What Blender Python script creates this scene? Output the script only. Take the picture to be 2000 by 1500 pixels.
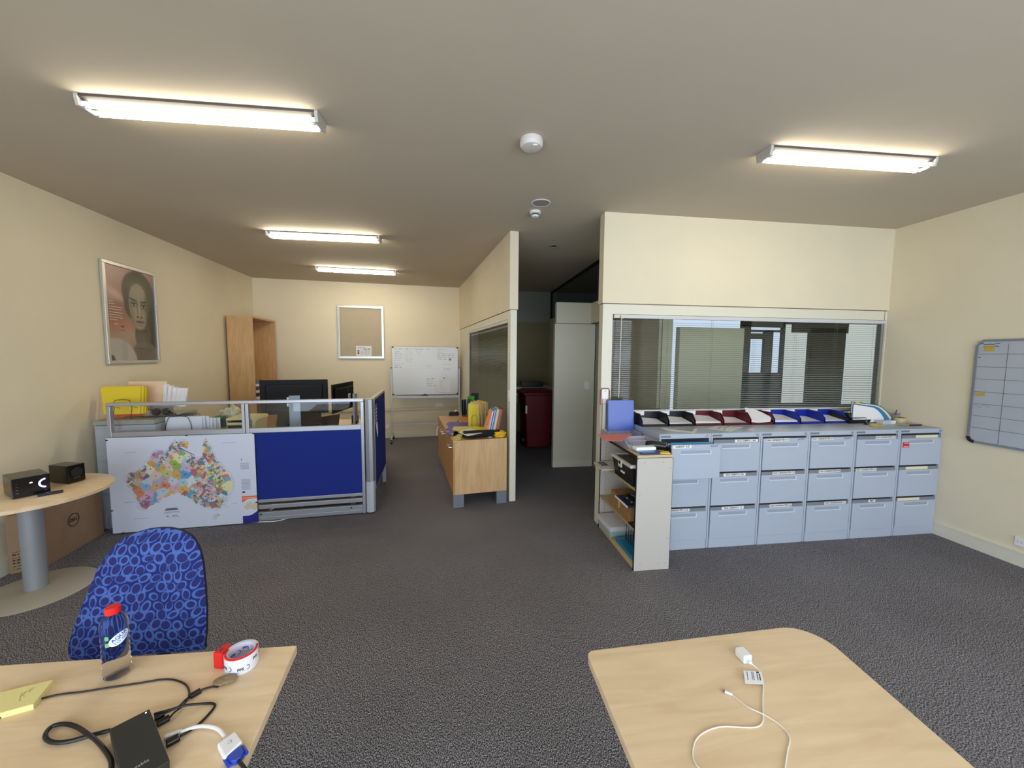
import bpy, bmesh, math, random
import numpy as np
from mathutils import Vector, Matrix, Euler

for o in list(bpy.data.objects):
    bpy.data.objects.remove(o)
S = bpy.context.scene
COL = S.collection
PI = math.pi
random.seed(7)

# ------------------------------------------------------------------ camera
F, YAW, PITCH, ROLL, CH = 743.74, 0.1339, -0.0782, 0.008, 1.6774
def cam_axes():
    f = Vector((math.sin(YAW)*math.cos(PITCH), math.cos(YAW)*math.cos(PITCH), math.sin(PITCH)))
    r = Vector((math.cos(YAW), -math.sin(YAW), 0)); u = r.cross(f)
    r2 = math.cos(ROLL)*r + math.sin(ROLL)*u
    u2 = -math.sin(ROLL)*r + math.cos(ROLL)*u
    return r2, u2, f
CR, CU, CF = cam_axes()
CAM = Vector((0, 0, CH))
cd = bpy.data.cameras.new('camera'); co = bpy.data.objects.new('camera', cd); COL.objects.link(co)
cd.sensor_width = 36; cd.lens = F/2000*36; cd.clip_start = 0.02; cd.clip_end = 200
co.matrix_world = Matrix(((CR.x, CU.x, -CF.x, 0), (CR.y, CU.y, -CF.y, 0), (CR.z, CU.z, -CF.z, CH), (0, 0, 0, 1)))
S.camera = co

# ------------------------------------------------------------------ world, daylight, exposure
S.view_settings.view_transform = 'Standard'; S.view_settings.look = 'None'
S.view_settings.gamma = 1; S.view_settings.use_curve_mapping = False
S.view_settings.exposure = EXPOSURE = 1.32
try:
    S.cycles.max_bounces = 8; S.cycles.diffuse_bounces = 5; S.cycles.glossy_bounces = 3
    S.cycles.transmission_bounces = 6; S.cycles.transparent_max_bounces = 8
    S.cycles.caustics_reflective = False; S.cycles.caustics_refractive = False
    S.cycles.sample_clamp_indirect = 4.0; S.cycles.use_denoising = True
except Exception: pass
W = bpy.data.worlds.new('sky'); S.world = W; W.use_nodes = True
bgn = W.node_tree.nodes['Background']; bgn.inputs[0].default_value = (0.66, 0.82, 1.0, 1); bgn.inputs[1].default_value = 0.36
def window_light(name, loc, rot, sx, sy, power, col):
    l = bpy.data.lights.new(name, 'AREA'); l.shape = 'RECTANGLE'; l.size = sx; l.size_y = sy; l.energy = power; l.color = col
    o = bpy.data.objects.new(name, l); COL.objects.link(o); o.location = loc; o.rotation_euler = rot
DAY = (0.80, 0.90, 1.0)
# daylight through the three shopfront openings of the wall behind the camera
for i, x in enumerate((-1.85, 0.75, 3.2)):
    window_light('daylight_window', (x, -2.12, 1.4), (PI/2, 0, 0), 2.2, 2.3, 37, DAY)
# daylight through the street windows of the office behind the blind
window_light('daylight_office', (4.2, 5.0, 1.6), (-PI/2, 0, 0), 3.6, 1.6, 16, DAY)
TUBE_STRENGTH = 9.5
TUBE_COL = (1.0, 0.91, 0.72)

# survey helpers: where a sight line meets a real plane of the room
def ray(px, py): return (CF*F + CR*(px-1000) - CU*(py-750)).normalized()
def on(px, py, z):
    d = ray(px, py); return CAM + d*((z-CH)/d.z)
def onv(px, py, A, B):
    d = ray(px, py); nx, ny = B[1]-A[1], -(B[0]-A[0])
    return CAM + d*((nx*A[0]+ny*A[1])/(nx*d.x+ny*d.y))
def onp(px, py, P, n):
    d = ray(px, py); n = Vector(n); return CAM + d*((Vector(P)-CAM).dot(n)/d.dot(n))

# ------------------------------------------------------------------ materials
def lin(c):
    c = c/255.0 if c > 1 else c
    return c/12.92 if c <= 0.04045 else ((c+0.055)/1.055)**2.4
def rgb(*c): return tuple(lin(float(x) if max(c) > 1 else x) for x in c)
MC = {}
def new_mat(name):
    m = bpy.data.materials.new(name); m.use_nodes = True
    return m, m.node_tree.nodes, m.node_tree.links, m.node_tree.nodes['Principled BSDF']
def M(name, c=None, rough=0.5, metal=0.0, spec=None, var=0.0, scale=30, bump=0.0, bscale=None, trans=0.0, ior=None, emit=None, estr=0, alpha=None):
    """plain procedural material: a colour with a little noise variation and bump; c is sRGB 0-255"""
    if name in MC: return MC[name]
    m, N, L, b = new_mat(name)
    c = rgb(*c)
    b.inputs['Base Color'].default_value = (*c, 1); b.inputs['Roughness'].default_value = rough; b.inputs['Metallic'].default_value = metal
    if spec is not None: b.inputs['Specular IOR Level'].default_value = spec
    if trans: b.inputs['Transmission Weight'].default_value = trans
    if ior: b.inputs['IOR'].default_value = ior
    if emit: b.inputs['Emission Color'].default_value = (*emit, 1); b.inputs['Emission Strength'].default_value = estr
    if alpha is not None: b.inputs['Alpha'].default_value = alpha
    if var or bump:
        tc = N.new('ShaderNodeTexCoord'); n = N.new('ShaderNodeTexNoise'); n.inputs['Scale'].default_value = scale; n.inputs['Detail'].default_value = 4
        L.new(tc.outputs['Object'], n.inputs['Vector'])
        if var:
            r = N.new('ShaderNodeValToRGB'); L.new(n.outputs['Fac'], r.inputs[0])
            r.color_ramp.elements[0].position = 0.3; r.color_ramp.elements[1].position = 0.7
            r.color_ramp.elements[0].color = (*[x*(1-var) for x in c], 1); r.color_ramp.elements[1].color = (*[min(1, x*(1+var)) for x in c], 1)
            L.new(r.outputs[0], b.inputs['Base Color'])
        if bump:
            nb = N.new('ShaderNodeTexNoise'); nb.inputs['Scale'].default_value = bscale or scale; L.new(tc.outputs['Object'], nb.inputs['Vector'])
            bp = N.new('ShaderNodeBump'); bp.inputs['Strength'].default_value = bump; bp.inputs['Distance'].default_value = 0.002
            L.new(nb.outputs['Fac'], bp.inputs['Height']); L.new(bp.outputs[0], b.inputs['Normal'])
    MC[name] = m; return m
def wood(name, c1, c2, rough=0.35, stretch=(1.2, 9, 9), scale=2.2):
    if name in MC: return MC[name]
    m, N, L, b = new_mat(name); b.inputs['Roughness'].default_value = rough
    tc = N.new('ShaderNodeTexCoord'); mp = N.new('ShaderNodeMapping'); mp.inputs['Scale'].default_value = stretch
    L.new(tc.outputs['Object'], mp.inputs[0])
    n = N.new('ShaderNodeTexNoise'); n.inputs['Scale'].default_value = scale; n.inputs['Detail'].default_value = 8; n.inputs['Distortion'].default_value = 1.2
    L.new(mp.outputs[0], n.inputs['Vector'])
    r = N.new('ShaderNodeValToRGB'); L.new(n.outputs['Fac'], r.inputs[0])
    r.color_ramp.elements[0].position = 0.32; r.color_ramp.elements[1].position = 0.68
    r.color_ramp.elements[0].color = (*rgb(*c1), 1); r.color_ramp.elements[1].color = (*rgb(*c2), 1)
    L.new(r.outputs[0], b.inputs['Base Color']); MC[name] = m; return m
def carpet_mat():
    m, N, L, b = new_mat('carpet'); b.inputs['Roughness'].default_value = 0.95; b.inputs['Specular IOR Level'].default_value = 0.15
    tc = N.new('ShaderNodeTexCoord'); mp = N.new('ShaderNodeMapping'); mp.inputs['Scale'].default_value = (1.15, 0.5, 1)
    L.new(tc.outputs['Object'], mp.inputs[0])
    n = N.new('ShaderNodeTexNoise'); n.inputs['Scale'].default_value = 300; n.inputs['Detail'].default_value = 3; n.inputs['Roughness'].default_value = 0.7
    L.new(mp.outputs[0], n.inputs['Vector'])
    r = N.new('ShaderNodeValToRGB'); L.new(n.outputs['Fac'], r.inputs[0]); e = r.color_ramp.elements
    e[0].position = 0.43; e[0].color = (*rgb(*CARPET_A), 1); e[1].position = 0.60; e[1].color = (*rgb(*CARPET_C), 1)
    x = e.new(0.51); x.color = (*rgb(*CARPET_B), 1)
    n2 = N.new('ShaderNodeTexNoise'); n2.inputs['Scale'].default_value = 1.3; L.new(tc.outputs['Object'], n2.inputs['Vector'])
    mx = N.new('ShaderNodeMix'); mx.data_type = 'RGBA'; mx.blend_type = 'MULTIPLY'; mx.inputs['Factor'].default_value = 0.35
    L.new(r.outputs[0], mx.inputs['A']); L.new(n2.outputs['Fac'], mx.inputs['B']); L.new(mx.outputs['Result'], b.inputs['Base Color'])
    bp = N.new('ShaderNodeBump'); bp.inputs['Strength'].default_value = 0.35; bp.inputs['Distance'].default_value = 0.002
    L.new(n.outputs['Fac'], bp.inputs['Height']); L.new(bp.outputs[0], b.inputs['Normal'])
    return m
CARPET_A, CARPET_B, CARPET_C = (30, 29, 32), (92, 89, 93), (216, 212, 220)
def paint_mat(name, rough=0.5, spec=0.5):
    m, N, L, b = new_mat(name); a = N.new('ShaderNodeAttribute'); a.attribute_name = 'Col'
    L.new(a.outputs['Color'], b.inputs['Base Color']); b.inputs['Roughness'].default_value = rough; b.inputs['Specular IOR Level'].default_value = spec
    return m
def glass_mat(name, tint=(1, 1, 1), refl=1.0):
    m = bpy.data.materials.new(name); m.use_nodes = True; N = m.node_tree.nodes; L = m.node_tree.links; N.clear()
    out = N.new('ShaderNodeOutputMaterial'); t = N.new('ShaderNodeBsdfTransparent'); t.inputs[0].default_value = (*tint, 1)
    g = N.new('ShaderNodeBsdfGlossy'); g.inputs['Roughness'].default_value = 0.01; fr = N.new('ShaderNodeFresnel'); fr.inputs[0].default_value = 1.5
    mu = N.new('ShaderNodeMath'); mu.operation = 'MULTIPLY'; mu.inputs[1].default_value = refl; ge = N.new('ShaderNodeNewGeometry'); m2 = N.new('ShaderNodeMath'); m2.operation = 'SUBTRACT'; m2.inputs[0].default_value = 1; L.new(ge.outputs['Backfacing'], m2.inputs[1]); m3 = N.new('ShaderNodeMath'); m3.operation = 'MULTIPLY'; L.new(fr.outputs[0], m3.inputs[0]); L.new(m2.outputs[0], m3.inputs[1]); L.new(m3.outputs[0], mu.inputs[0])
    mx = N.new('ShaderNodeMixShader'); L.new(mu.outputs[0], mx.inputs[0]); L.new(t.outputs[0], mx.inputs[1]); L.new(g.outputs[0], mx.inputs[2]); L.new(mx.outputs[0], out.inputs[0])
    return m

WALL = M('wall_paint', (226, 215, 190), 0.7, var=0.02, scale=3, bump=0.05, bscale=400)
TRIM = M('trim_paint', (222, 218, 202), 0.45)
CEIL = M('ceiling_paint', (192, 181, 163), 0.9, var=0.015, scale=2)
ALU = M('aluminium', (178, 180, 190), 0.38, 0.75)
ALU_L = M('painted_aluminium', (186, 190, 202), 0.42, 0.15)
CHROME = M('chrome', (200, 200, 205), 0.15, 1)
BLACK = M('black_plastic', (18, 18, 20), 0.35)
BLACK_M = M('black_matt', (22, 22, 23), 0.7)
WHITE = M('white_plastic', (232, 232, 232), 0.35)
PAPER = M('paper', (228, 228, 232), 0.7)
INK = M('ink', (25, 25, 40), 0.7)
MAPLE = wood('maple', (222, 194, 158), (236, 211, 176), 0.32)
BEECH = wood('beech', (192, 154, 108), (208, 172, 126), 0.4, (9, 9, 1.2))
BEECH_D = wood('beech_doors', (176, 128, 72), (196, 148, 92), 0.4, (9, 9, 1.2))
CABG = M('cabinet_grey', (172, 181, 198), 0.38, 0.0, var=0.01, scale=3)
CABG_D = M('cabinet_grey_dark', (120, 126, 138), 0.45)
BLUEF = M('blue_fabric', (30, 46, 128), 0.9, spec=0.2, var=0.1, scale=500, bump=0.3)
WIRE = M('black_wire', (20, 20, 24), 0.4)
MELA = M('melamine', (192, 187, 180), 0.5, var=0.02, scale=60)
MELA_E = M('melamine_edge', (196, 178, 140), 0.5)
GLASS = glass_mat('clear_glass')

# ------------------------------------------------------------------ mesh helpers
class G:
    def __init__(s): s.bm = bmesh.new(); s.mi = 0; s.mats = []
    def mat(s, m):
        if m not in s.mats: s.mats.append(m)
        s.mi = s.mats.index(m); return s
    def face(s, vs):
        try:
            f = s.bm.faces.new(vs); f.material_index = s.mi; return f
        except ValueError: return None
    def pts(s, P, T=None): return [s.bm.verts.new((T @ Vector(p)) if T is not None else Vector(p)) for p in P]
    def hexa(s, P, T=None):
        v = s.pts(P, T)
        for q in ((3, 2, 1, 0), (4, 5, 6, 7), (0, 1, 5, 4), (1, 2, 6, 5), (2, 3, 7, 6), (3, 0, 4, 7)): s.face([v[i] for i in q])
        return s
    def box(s, x0, x1, y0, y1, z0, z1, T=None):
        return s.hexa([(x0, y0, z0), (x1, y0, z0), (x1, y1, z0), (x0, y1, z0), (x0, y0, z1), (x1, y0, z1), (x1, y1, z1), (x0, y1, z1)], T)
    def obox(s, c, size, rot=(0, 0, 0)):
        T = Matrix.Translation(c) @ Euler(rot).to_matrix().to_4x4(); a, b, d = [x/2 for x in size]
        return s.box(-a, a, -b, b, -d, d, T)
    def prism(s, poly, v, T=None):
        """polygon (3D points, any plane) pushed along vector v"""
        v = Vector(v); A = s.pts(poly, T); B = s.pts([Vector(p)+v for p in poly], T); n = len(A)
        s.face(list(reversed(A))); s.face(B)
        for i in range(n): s.face([A[i], A[(i+1) % n], B[(i+1) % n], B[i]])
        return s
    def flat(s, poly, T=None): s.face(s.pts(poly, T)); return s
    def cyl(s, p0, p1, r, r2=None, n=16, T=None):
        return s.tube([p0, p1], r, n, r2=r2, T=T)
    def tube(s, P, r, n=8, closed=False, r2=None, T=None):
        P = [Vector(p) for p in P]; k = len(P); rings = []; up = None
        for i in range(k):
            if closed: d = P[(i+1) % k]-P[i-1]
            else: d = P[min(i+1, k-1)]-P[max(i-1, 0)]
            d.normalize()
            if up is None: up = Vector((0, 0, 1)) if abs(d.z) < 0.9 else Vector((1, 0, 0))
            a = up-d*up.dot(d)
            if a.length < 1e-6: a = d.orthogonal()
            a.normalize(); up = a; b = d.cross(a)
            rr = r if r2 is None else r+(r2-r)*i/(k-1)
            rings.append(s.pts([P[i]+a*math.cos(t)*rr+b*math.sin(t)*rr for t in [2*PI*j/n for j in range(n)]], T))
        for i in range(k if closed else k-1):
            A, B = rings[i], rings[(i+1) % k]
            for j in range(n): s.face([A[j], A[(j+1) % n], B[(j+1) % n], B[j]])
        if not closed: s.face(list(reversed(rings[0]))); s.face(rings[-1])
        return s
    def lathe(s, prof, n=32, c=(0, 0, 0), T=None, sx=1, sy=1, caps=True):
        rings = []
        for r, z in prof:
            rings.append(s.pts([(c[0]+max(r, 1e-4)*math.cos(2*PI*j/n)*sx, c[1]+max(r, 1e-4)*math.sin(2*PI*j/n)*sy, c[2]+z) for j in range(n)], T))
        for A, B in zip(rings, rings[1:]):
            for j in range(n): s.face([A[j], A[(j+1) % n], B[(j+1) % n], B[j]])
        if caps: s.face(list(reversed(rings[0]))); s.face(rings[-1])
        return s
    def grid(s, f, nu, nv, T=None):
        """surface f(u,v), u,v in 0..1"""
        V = [[s.pts([f(i/nu, j/nv)], T)[0] for i in range(nu+1)] for j in range(nv+1)]
        for j in range(nv):
            for i in range(nu): s.face([V[j][i], V[j][i+1], V[j+1][i+1], V[j+1][i]])
        return s
    def text(s, t, size, T, align='CENTER', thick=0.0):
        c = bpy.data.curves.new('t', 'FONT'); c.body = t; c.size = size; c.align_x = align; c.align_y = 'CENTER'; c.resolution_u = 2
        c.offset = thick
        o = bpy.data.objects.new('t', c); COL.objects.link(o)
        bpy.context.view_layer.update()
        me = bpy.data.meshes.new_from_object(o.evaluated_get(bpy.context.evaluated_depsgraph_get()))
        vs = s.pts([v.co for v in me.vertices], T)
        for p in me.polygons: s.face([vs[i] for i in p.vertices])
        bpy.data.objects.remove(o); bpy.data.curves.remove(c); bpy.data.meshes.remove(me); return s
    def obj(s, name, m=None, parent=None, smooth=False, bevel=0, loc=None, rotz=None, seg=2, normals=True):
        me = bpy.data.meshes.new(name)
        if normals: bmesh.ops.recalc_face_normals(s.bm, faces=s.bm.faces)
        s.bm.to_mesh(me); s.bm.free()
        if m is not None and not s.mats: s.mats = [m]
        for x in s.mats: me.materials.append(x)
        if smooth:
            me.polygons.foreach_set('use_smooth', [True]*len(me.polygons))
            try: me.set_sharp_from_angle(angle=math.radians(40))
            except Exception: pass
        o = bpy.data.objects.new(name, me); COL.objects.link(o)
        if parent: o.parent = parent
        if loc is not None: o.location = loc
        if rotz is not None: o.rotation_euler[2] = rotz
        if bevel:
            b = o.modifiers.new('bevel', 'BEVEL'); b.width = bevel; b.segments = seg; b.limit_method = 'ANGLE'; b.angle_limit = math.radians(40)
        return o
def gbox(*a): return G().box(*a)
def tag(o, label, cat, group=None):
    o['label'] = label; o['category'] = cat
    if group: o['group'] = group
    return o
def thing(name, label, cat, loc=(0, 0, 0), rotz=0, group=None, rot=None):
    o = bpy.data.objects.new(name, None); o.empty_display_size = 0.05; COL.objects.link(o); o.location = loc
    o.rotation_euler = rot if rot else (0, 0, rotz)
    return tag(o, label, cat, group)
def struct(o): o['kind'] = 'structure'; return o
def copy_tree(o, parent=None):
    c = o.copy(); COL.objects.link(c)
    if parent: c.parent = parent
    for ch in list(o.children): copy_tree(ch, c)
    return c
def VT(p, rz=0): return Matrix.Translation(p) @ Matrix.Rotation(rz, 4, 'Z')
FACE = Matrix.Rotation(PI/2, 4, 'X')      # text lying in XY -> standing, facing -y
def T3(loc, rx=0, ry=0, rz=0): return Matrix.Translation(loc) @ Euler((rx, ry, rz)).to_matrix().to_4x4()
def arc(c, r, a0, a1, n, z=0): return [(c[0]+r*math.cos(a0+(a1-a0)*i/n), c[1]+r*math.sin(a0+(a1-a0)*i/n), z) for i in range(n+1)]
def smooth_path(P, n=6):
    """Catmull-Rom through the points"""
    P = [Vector(p) for p in P]; Q = [P[0]*2-P[1]]+P+[P[-1]*2-P[-2]]; out = []
    for i in range(1, len(Q)-2):
        for k in range(n):
            t = k/n; a, b, c, d = Q[i-1], Q[i], Q[i+1], Q[i+2]
            out.append(0.5*((2*b)+(c-a)*t+(2*a-5*b+4*c-d)*t*t+(3*b-a-3*c+d)*t**3))
    out.append(P[-1]); return out
def painted(name, f, nu, nv, colfn, mat, parent=None, closed_back=False, smooth=False):
    """sheet f(u,v)->point with a printed pattern colfn(U,V)->rgb 0..255 in a vertex colour layer"""
    g = G(); g.grid(f, nu, nv); o = g.obj(name, mat, parent, smooth=smooth, normals=False)
    U, V = np.meshgrid(np.linspace(0, 1, nu+1), np.linspace(0, 1, nv+1)); c = np.clip(colfn(U, V), 0, 255)/255.0
    c = np.where(c <= 0.04045, c/12.92, ((c+0.055)/1.055)**2.4).reshape(-1, 3)
    a = o.data.color_attributes.new('Col', 'FLOAT_COLOR', 'POINT')
    a.data.foreach_set('color', np.c_[c, np.ones(len(c))].astype(np.float32).ravel()); return o
# ================================================================== the room shell
H = 3.004; HS = 2.165
XR = 4.4816; YP = 3.517
def lwx(y): return -3.405-0.0719*(y-3.44)
def st(name, g, m, **k): return struct(g.obj(name, m, **k))
def slab(z0, z1):
    g = G(); g.prism([(-4.6, -2.3, z0), (6.8, -2.3, z0), (6.8, 5.1, z0), (2.9, 5.1, z0), (2.9, 8.3, z0), (-4.6, 8.3, z0)], (0, 0, z1-z0)); return g
st('floor', slab(-0.1, 0), carpet_mat())
st('ceiling', slab(H, H+0.1), CEIL)
g = G(); g.prism([(lwx(-2.3), -2.3, 0), (lwx(7.489), 7.489, 0), (lwx(7.489)-0.15, 7.6, 0), (lwx(-2.3)-0.15, -2.3, 0)], (0, 0, H)); st('wall_left', g, WALL)
BWa, BWb = Vector((-3.696, 7.489, 0)), Vector((0.009, 7.874, 0)); BWR = math.atan2(BWb.y-BWa.y, BWb.x-BWa.x)
g = G(); g.box(0, 3.726, 0, 0.12, 0, H); st('wall_back', g, WALL, loc=BWa, rotz=BWR)
st('wall_right', gbox(XR, XR+0.15, -2.3, 3.61, 0, H), WALL)
g = G()
for a, b, c, d in ((-3.2, -2.95, 0, H), (-0.75, -0.35, 0, H), (1.85, 2.1, 0, H), (4.3, XR+0.15, 0, H), (-2.95, 4.3, 2.55, H), (-2.95, 4.3, 0, 0.25)): g.box(a, b, -2.25, -2.1, c, d)
st('wall_rear', g, WALL)
for n, (a, b) in enumerate(((-2.95, -0.75), (-0.35, 1.85), (2.1, 4.3))):
    g = G(); m = (a+b)/2
    for x in (a, m-0.02, b-0.04): g.box(x, x+0.04, -2.2, -2.15, 0.25, 2.55)
    g.box(a, b, -2.2, -2.15, 0.25, 0.3); g.box(a, b, -2.2, -2.15, 2.5, 2.55); st('window_%d' % (n+4), g, ALU)
# partition with the long blind window
DARKGAP = M('seam_shadow_gap', (120, 110, 84), 0.8)
st('wall_front', gbox(1.331, XR, 3.507, 3.62, HS+0.004, H), WALL)
g = G(); g.box(1.341, 1.44, YP, 3.61, 0, HS-0.004); g.box(1.44, 4.475, YP, 3.61, 2.068, HS-0.004); g.box(1.44, 4.475, YP, 3.61, 0, 1.12); g.box(4.475, XR, YP, 3.61, 0, HS-0.004)
st('wall_office', g, TRIM)
st('trim_1', gbox(1.345, XR, 3.522, 3.605, HS-0.006, HS+0.006), DARKGAP)
st('trim_2', gbox(4.447, 4.4515, YP-0.0015, YP+0.001, 0, HS), DARKGAP)
def blind(name, label, cat, T, L, z0, z1, parent_kind='window blind', y=0.0, tilt=10, wand=None):
    """venetian blind hanging in the plane y of frame T, from x=0 to L"""
    t = thing(name, label, cat); t.matrix_world = T
    SL = M('slat_grey', (128, 130, 116), 0.5, 0.0)
    HR = M('blind_rail', (205, 205, 208), 0.4)
    g = G(); g.box(0.004, L-0.004, y-0.028, y+0.012, z1-0.036, z1-0.002); g.obj('headrail', HR, t, bevel=0.002)
    g = G(); a = math.radians(tilt); n = int((z1-0.05-z0-0.03)/0.0195)
    for i in range(n):
        z = z0+0.03+i*0.0195; c, s_ = math.cos(a)*0.0125, math.sin(a)*0.0125
        P = [(y-c, z-s_), (y, z+0.0016), (y+c, z+s_)]
        V = [[g.bm.verts.new((x, p, q)) for p, q in P] for x in (0.006, L-0.006)]
        for k in range(2): g.face([V[0][k], V[1][k], V[1][k+1], V[0][k+1]])
    g.obj('slats', SL, t, normals=False)
    gbox(0.006, L-0.006, y-0.013, y+0.013, z0, z0+0.014).obj('bottom_rail', HR, t)
    CD = M('blind_cord', (110, 112, 100), 0.7); k = max(2, int(L/0.45))
    for i in range(k+1):
        x = 0.1+(L-0.2)*i/k
        for q in (-0.0135, 0.0135): G().cyl((x, y+q, z0+0.01), (x, y+q, z1-0.03), 0.0009, n=4).obj('ladder_cord', CD, t)
    if wand:
        g = G(); g.cyl((wand, y-0.034, z1-0.03), (wand-0.012, y-0.045, z0+0.14), 0.0042, n=8); g.box(wand-0.012, wand+0.014, y-0.05, y-0.026, z1-0.04, z1-0.012)
        g.obj('tilt_wand', M('wand_cream', (205, 203, 185), 0.3), t)
    return t
g = G(); g.box(1.44, 4.475, 3.575, 3.58, 1.12, 2.068); w = st('window_1', g, GLASS)
g = G()
for a, b, c, d in ((1.44, 1.45, 1.12, 2.068), (4.465, 4.475, 1.12, 2.068), (1.44, 4.475, 2.058, 2.068), (1.44, 4.475, 1.12, 1.13)): g.box(a, b, 3.56, 3.595, c, d)
g.obj('window_frame', M('window_frame_dark', (90, 90, 88), 0.5), w)
blind('venetian_blind', 'long grey venetian blind in the office window above the filing cabinets', 'window blind', VT((1.448, 3.54, 0)), 3.02, 1.125, 2.066, y=-0.005, tilt=8, wand=0.075)

# partition between the desk bay and the corridor
P2 = VT((0.533, 4.191, 0), 0.1512)
g = G(); g.box(0, 0.0958, 0, 3.86, HS+0.004, H, P2); st('wall_middle', g, WALL)
TZ0, TS0, TS1 = 0.70, 0.115, 2.765
g = G()
for a, b, c, d in ((0.004, TS0, 0, HS-0.004), (TS1, 3.8, 0, HS-0.004), (TS0, TS1, 2.07, HS-0.004), (TS0, TS1, 0, TZ0)): g.box(0.012, 0.0838, a, b, c, d, P2)
st('wall_middle_low', g, TRIM)
g = G(); g.box(0.018, 0.078, 0.01, 3.8, HS-0.006, HS+0.006, P2); st('trim_3', g, DARKGAP)
g = G(); g.box(0.06, 0.064, TS0, TS1, TZ0, 2.07, P2); w2 = st('window_2', g, GLASS)
g = G()
for a, b, c, d in ((TS0, TS0+.01, TZ0, 2.07), (TS1-.01, TS1, TZ0, 2.07), (TS0, TS1, 2.06, 2.07)): g.box(0.05, 0.075, a, b, c, d, P2)
g.obj('window_frame', M('window_frame_dark'), w2)
blind('venetian_blind', 'venetian blind in the side window above the wooden credenza', 'window blind', P2 @ T3((0.036, TS1-0.01, 0), rz=-PI/2), TS1-TS0-0.02, TZ0+0.01, 2.068, tilt=25)

# corridor and the office behind the blind
st('wall_corridor_end', gbox(0.0, 2.05, 8.1, 8.2, 0, 2.36), M('corridor_wall_dimmed', (150, 140, 108), 0.8))  # wall colour darkened to carry the dimness of the unlit corridor
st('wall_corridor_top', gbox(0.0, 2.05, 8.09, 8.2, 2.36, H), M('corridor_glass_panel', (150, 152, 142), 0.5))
g = G(); g.box(1.357, 1.965, 5.44, 5.53, 0, 2.124); g.box(1.375, 1.894, 5.438, 5.53, 2.132, 2.432); st('wall_hall', g, M('hall_panel', (212, 208, 190), 0.55))
st('trim_4', gbox(1.36, 1.965, 5.45, 5.52, 2.12, 2.136), DARKGAP)
g = G(); g.box(1.894, 2.01, 3.625, 5.436, 2.14, 2.43); g.box(1.90, 1.95, 5.53, 8.1, 0, 2.43); st('wall_hall_side', g, WALL)
st('wall_hall_lining', gbox(2.012, 2.017, 3.62, 5.0, 0, H-0.6), M('office_wall', (190, 192, 168), 0.8))
g = G(); g.box(1.925, 1.931, 3.62, 8.1, 2.43, H); w3 = st('window_3', g, glass_mat('smoked_glass', (0.75, 0.78, 0.8)))
g = G(); g.box(1.905, 1.945, 3.62, 8.1, H-0.03, H); g.box(1.905, 1.945, 8.05, 8.1, 2.36, H); g.box(1.905, 1.945, 3.62, 8.1, 2.425, 2.44); g.obj('window_frame', BLACK_M, w3)
st('door_1', gbox(1.972, 2.0, 3.62, 5.436, 0, 2.13), M('door_grey', (150, 150, 132), .6))
g = G(); g.box(1.95, 2.9, 5.12, 5.2, 0, H); g.box(2.8, 2.9, 5.2, 8.2, 0, H); g.box(1.95, 2.9, 8.2, 8.3, 0, H); st('wall_sky_block', g, M('sky_block_grey', (120, 122, 124), 0.8))  # added dark walls that keep sky light from entering through the clerestory
st('wall_far_left', gbox(-0.3, 0.35, 7.95, 8.2, 0, H), WALL)
st('baseboard_hall', gbox(1.352, 1.96, 5.428, 5.44, 0, 0.095), TRIM)
# office beyond: its street side stands at y = 5
YO = 5.0
def ox(px, py): return onv(px, py, (0, YO), (1, YO))
OW = M('office_wall', (190, 192, 168), 0.8); OD = M('office_dark_frame', (62, 62, 56), 0.6)
def rect(g, pxa, pya, pxb, pyb, d0=0, d1=0.06):
    a, b = ox(pxa, pya), ox(pxb, pyb); g.box(a.x, b.x, YO+d0, YO+d1, b.z, a.z); return g
st('wall_office_left', gbox(1.95, ox(1312, 700).x, YO, YO+0.1, 0, H), OW)
g = G(); a = ox(1326, 700).x; b = ox(1451, 700).x; g.box(a, b, YO, YO+0.1, 0, ox(1400, 640).z); st('wall_office_far', g, OW)
g = G()
x0 = ox(1451, 700).x; x5 = ox(1530, 700).x
def X(px): return ox(px, 700).x
def Z(py): return ox(1550, py).z
for a, b, c, d in ((X(1449), X(1466), 0, H), (X(1494), X(1510), 0, Z(645)), (X(1528), X(1533), 0, H), (X(1449), X(1533), 0, Z(728)), (X(1466), X(1494), Z(663), Z(652)), (X(1466), X(1530), Z(649), Z(645)), (X(1449), X(1533), Z(640), H),
                   (X(1550), X(1656), Z(649), H), (X(1582), X(1652), 0, Z(640)), (X(1530), X(1582), 0, Z(788)), (X(1652), X(1800), 0, Z(792)), (X(1533), X(1550), Z(633), H), (X(1656), X(1800), Z(630), H)):
    g.box(a, b, YO+0.02, YO+0.07, c, d)
st('wall_office_street', g, OD)
FROST = bpy.data.materials.new('frosted_glass'); FROST.use_nodes = True
N = FROST.node_tree.nodes; L = FROST.node_tree.links; N.clear(); o_ = N.new('ShaderNodeOutputMaterial'); t_ = N.new('ShaderNodeBsdfTranslucent'); t_.inputs[0].default_value = (0.8, 0.86, 0.82, 1)
d_ = N.new('ShaderNodeBsdfDiffuse'); d_.inputs[0].default_value = (0.7, 0.72, 0.68, 1); m_ = N.new('ShaderNodeMixShader'); m_.inputs[0].default_value = 0.35
L.new(t_.outputs[0], m_.inputs[1]); L.new(d_.outputs[0], m_.inputs[2]); L.new(m_.outputs[0], o_.inputs[0])
g = G(); g.box(X(1533), X(1582), YO+0.04, YO+0.05, Z(788), Z(633)); g.box(X(1656), X(1800), YO+0.04, YO+0.045, Z(792), Z(630)); st('window_7', g, glass_mat('tinted_glass', (0.95, 0.90, 0.80)))
st('wall_office_right', gbox(6.7, 6.8, 3.6, 5.2, 0, H), OW)
st('wall_office_return', gbox(XR+0.15, 6.8, 3.51, 3.6, 0, H), OW)

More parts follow.
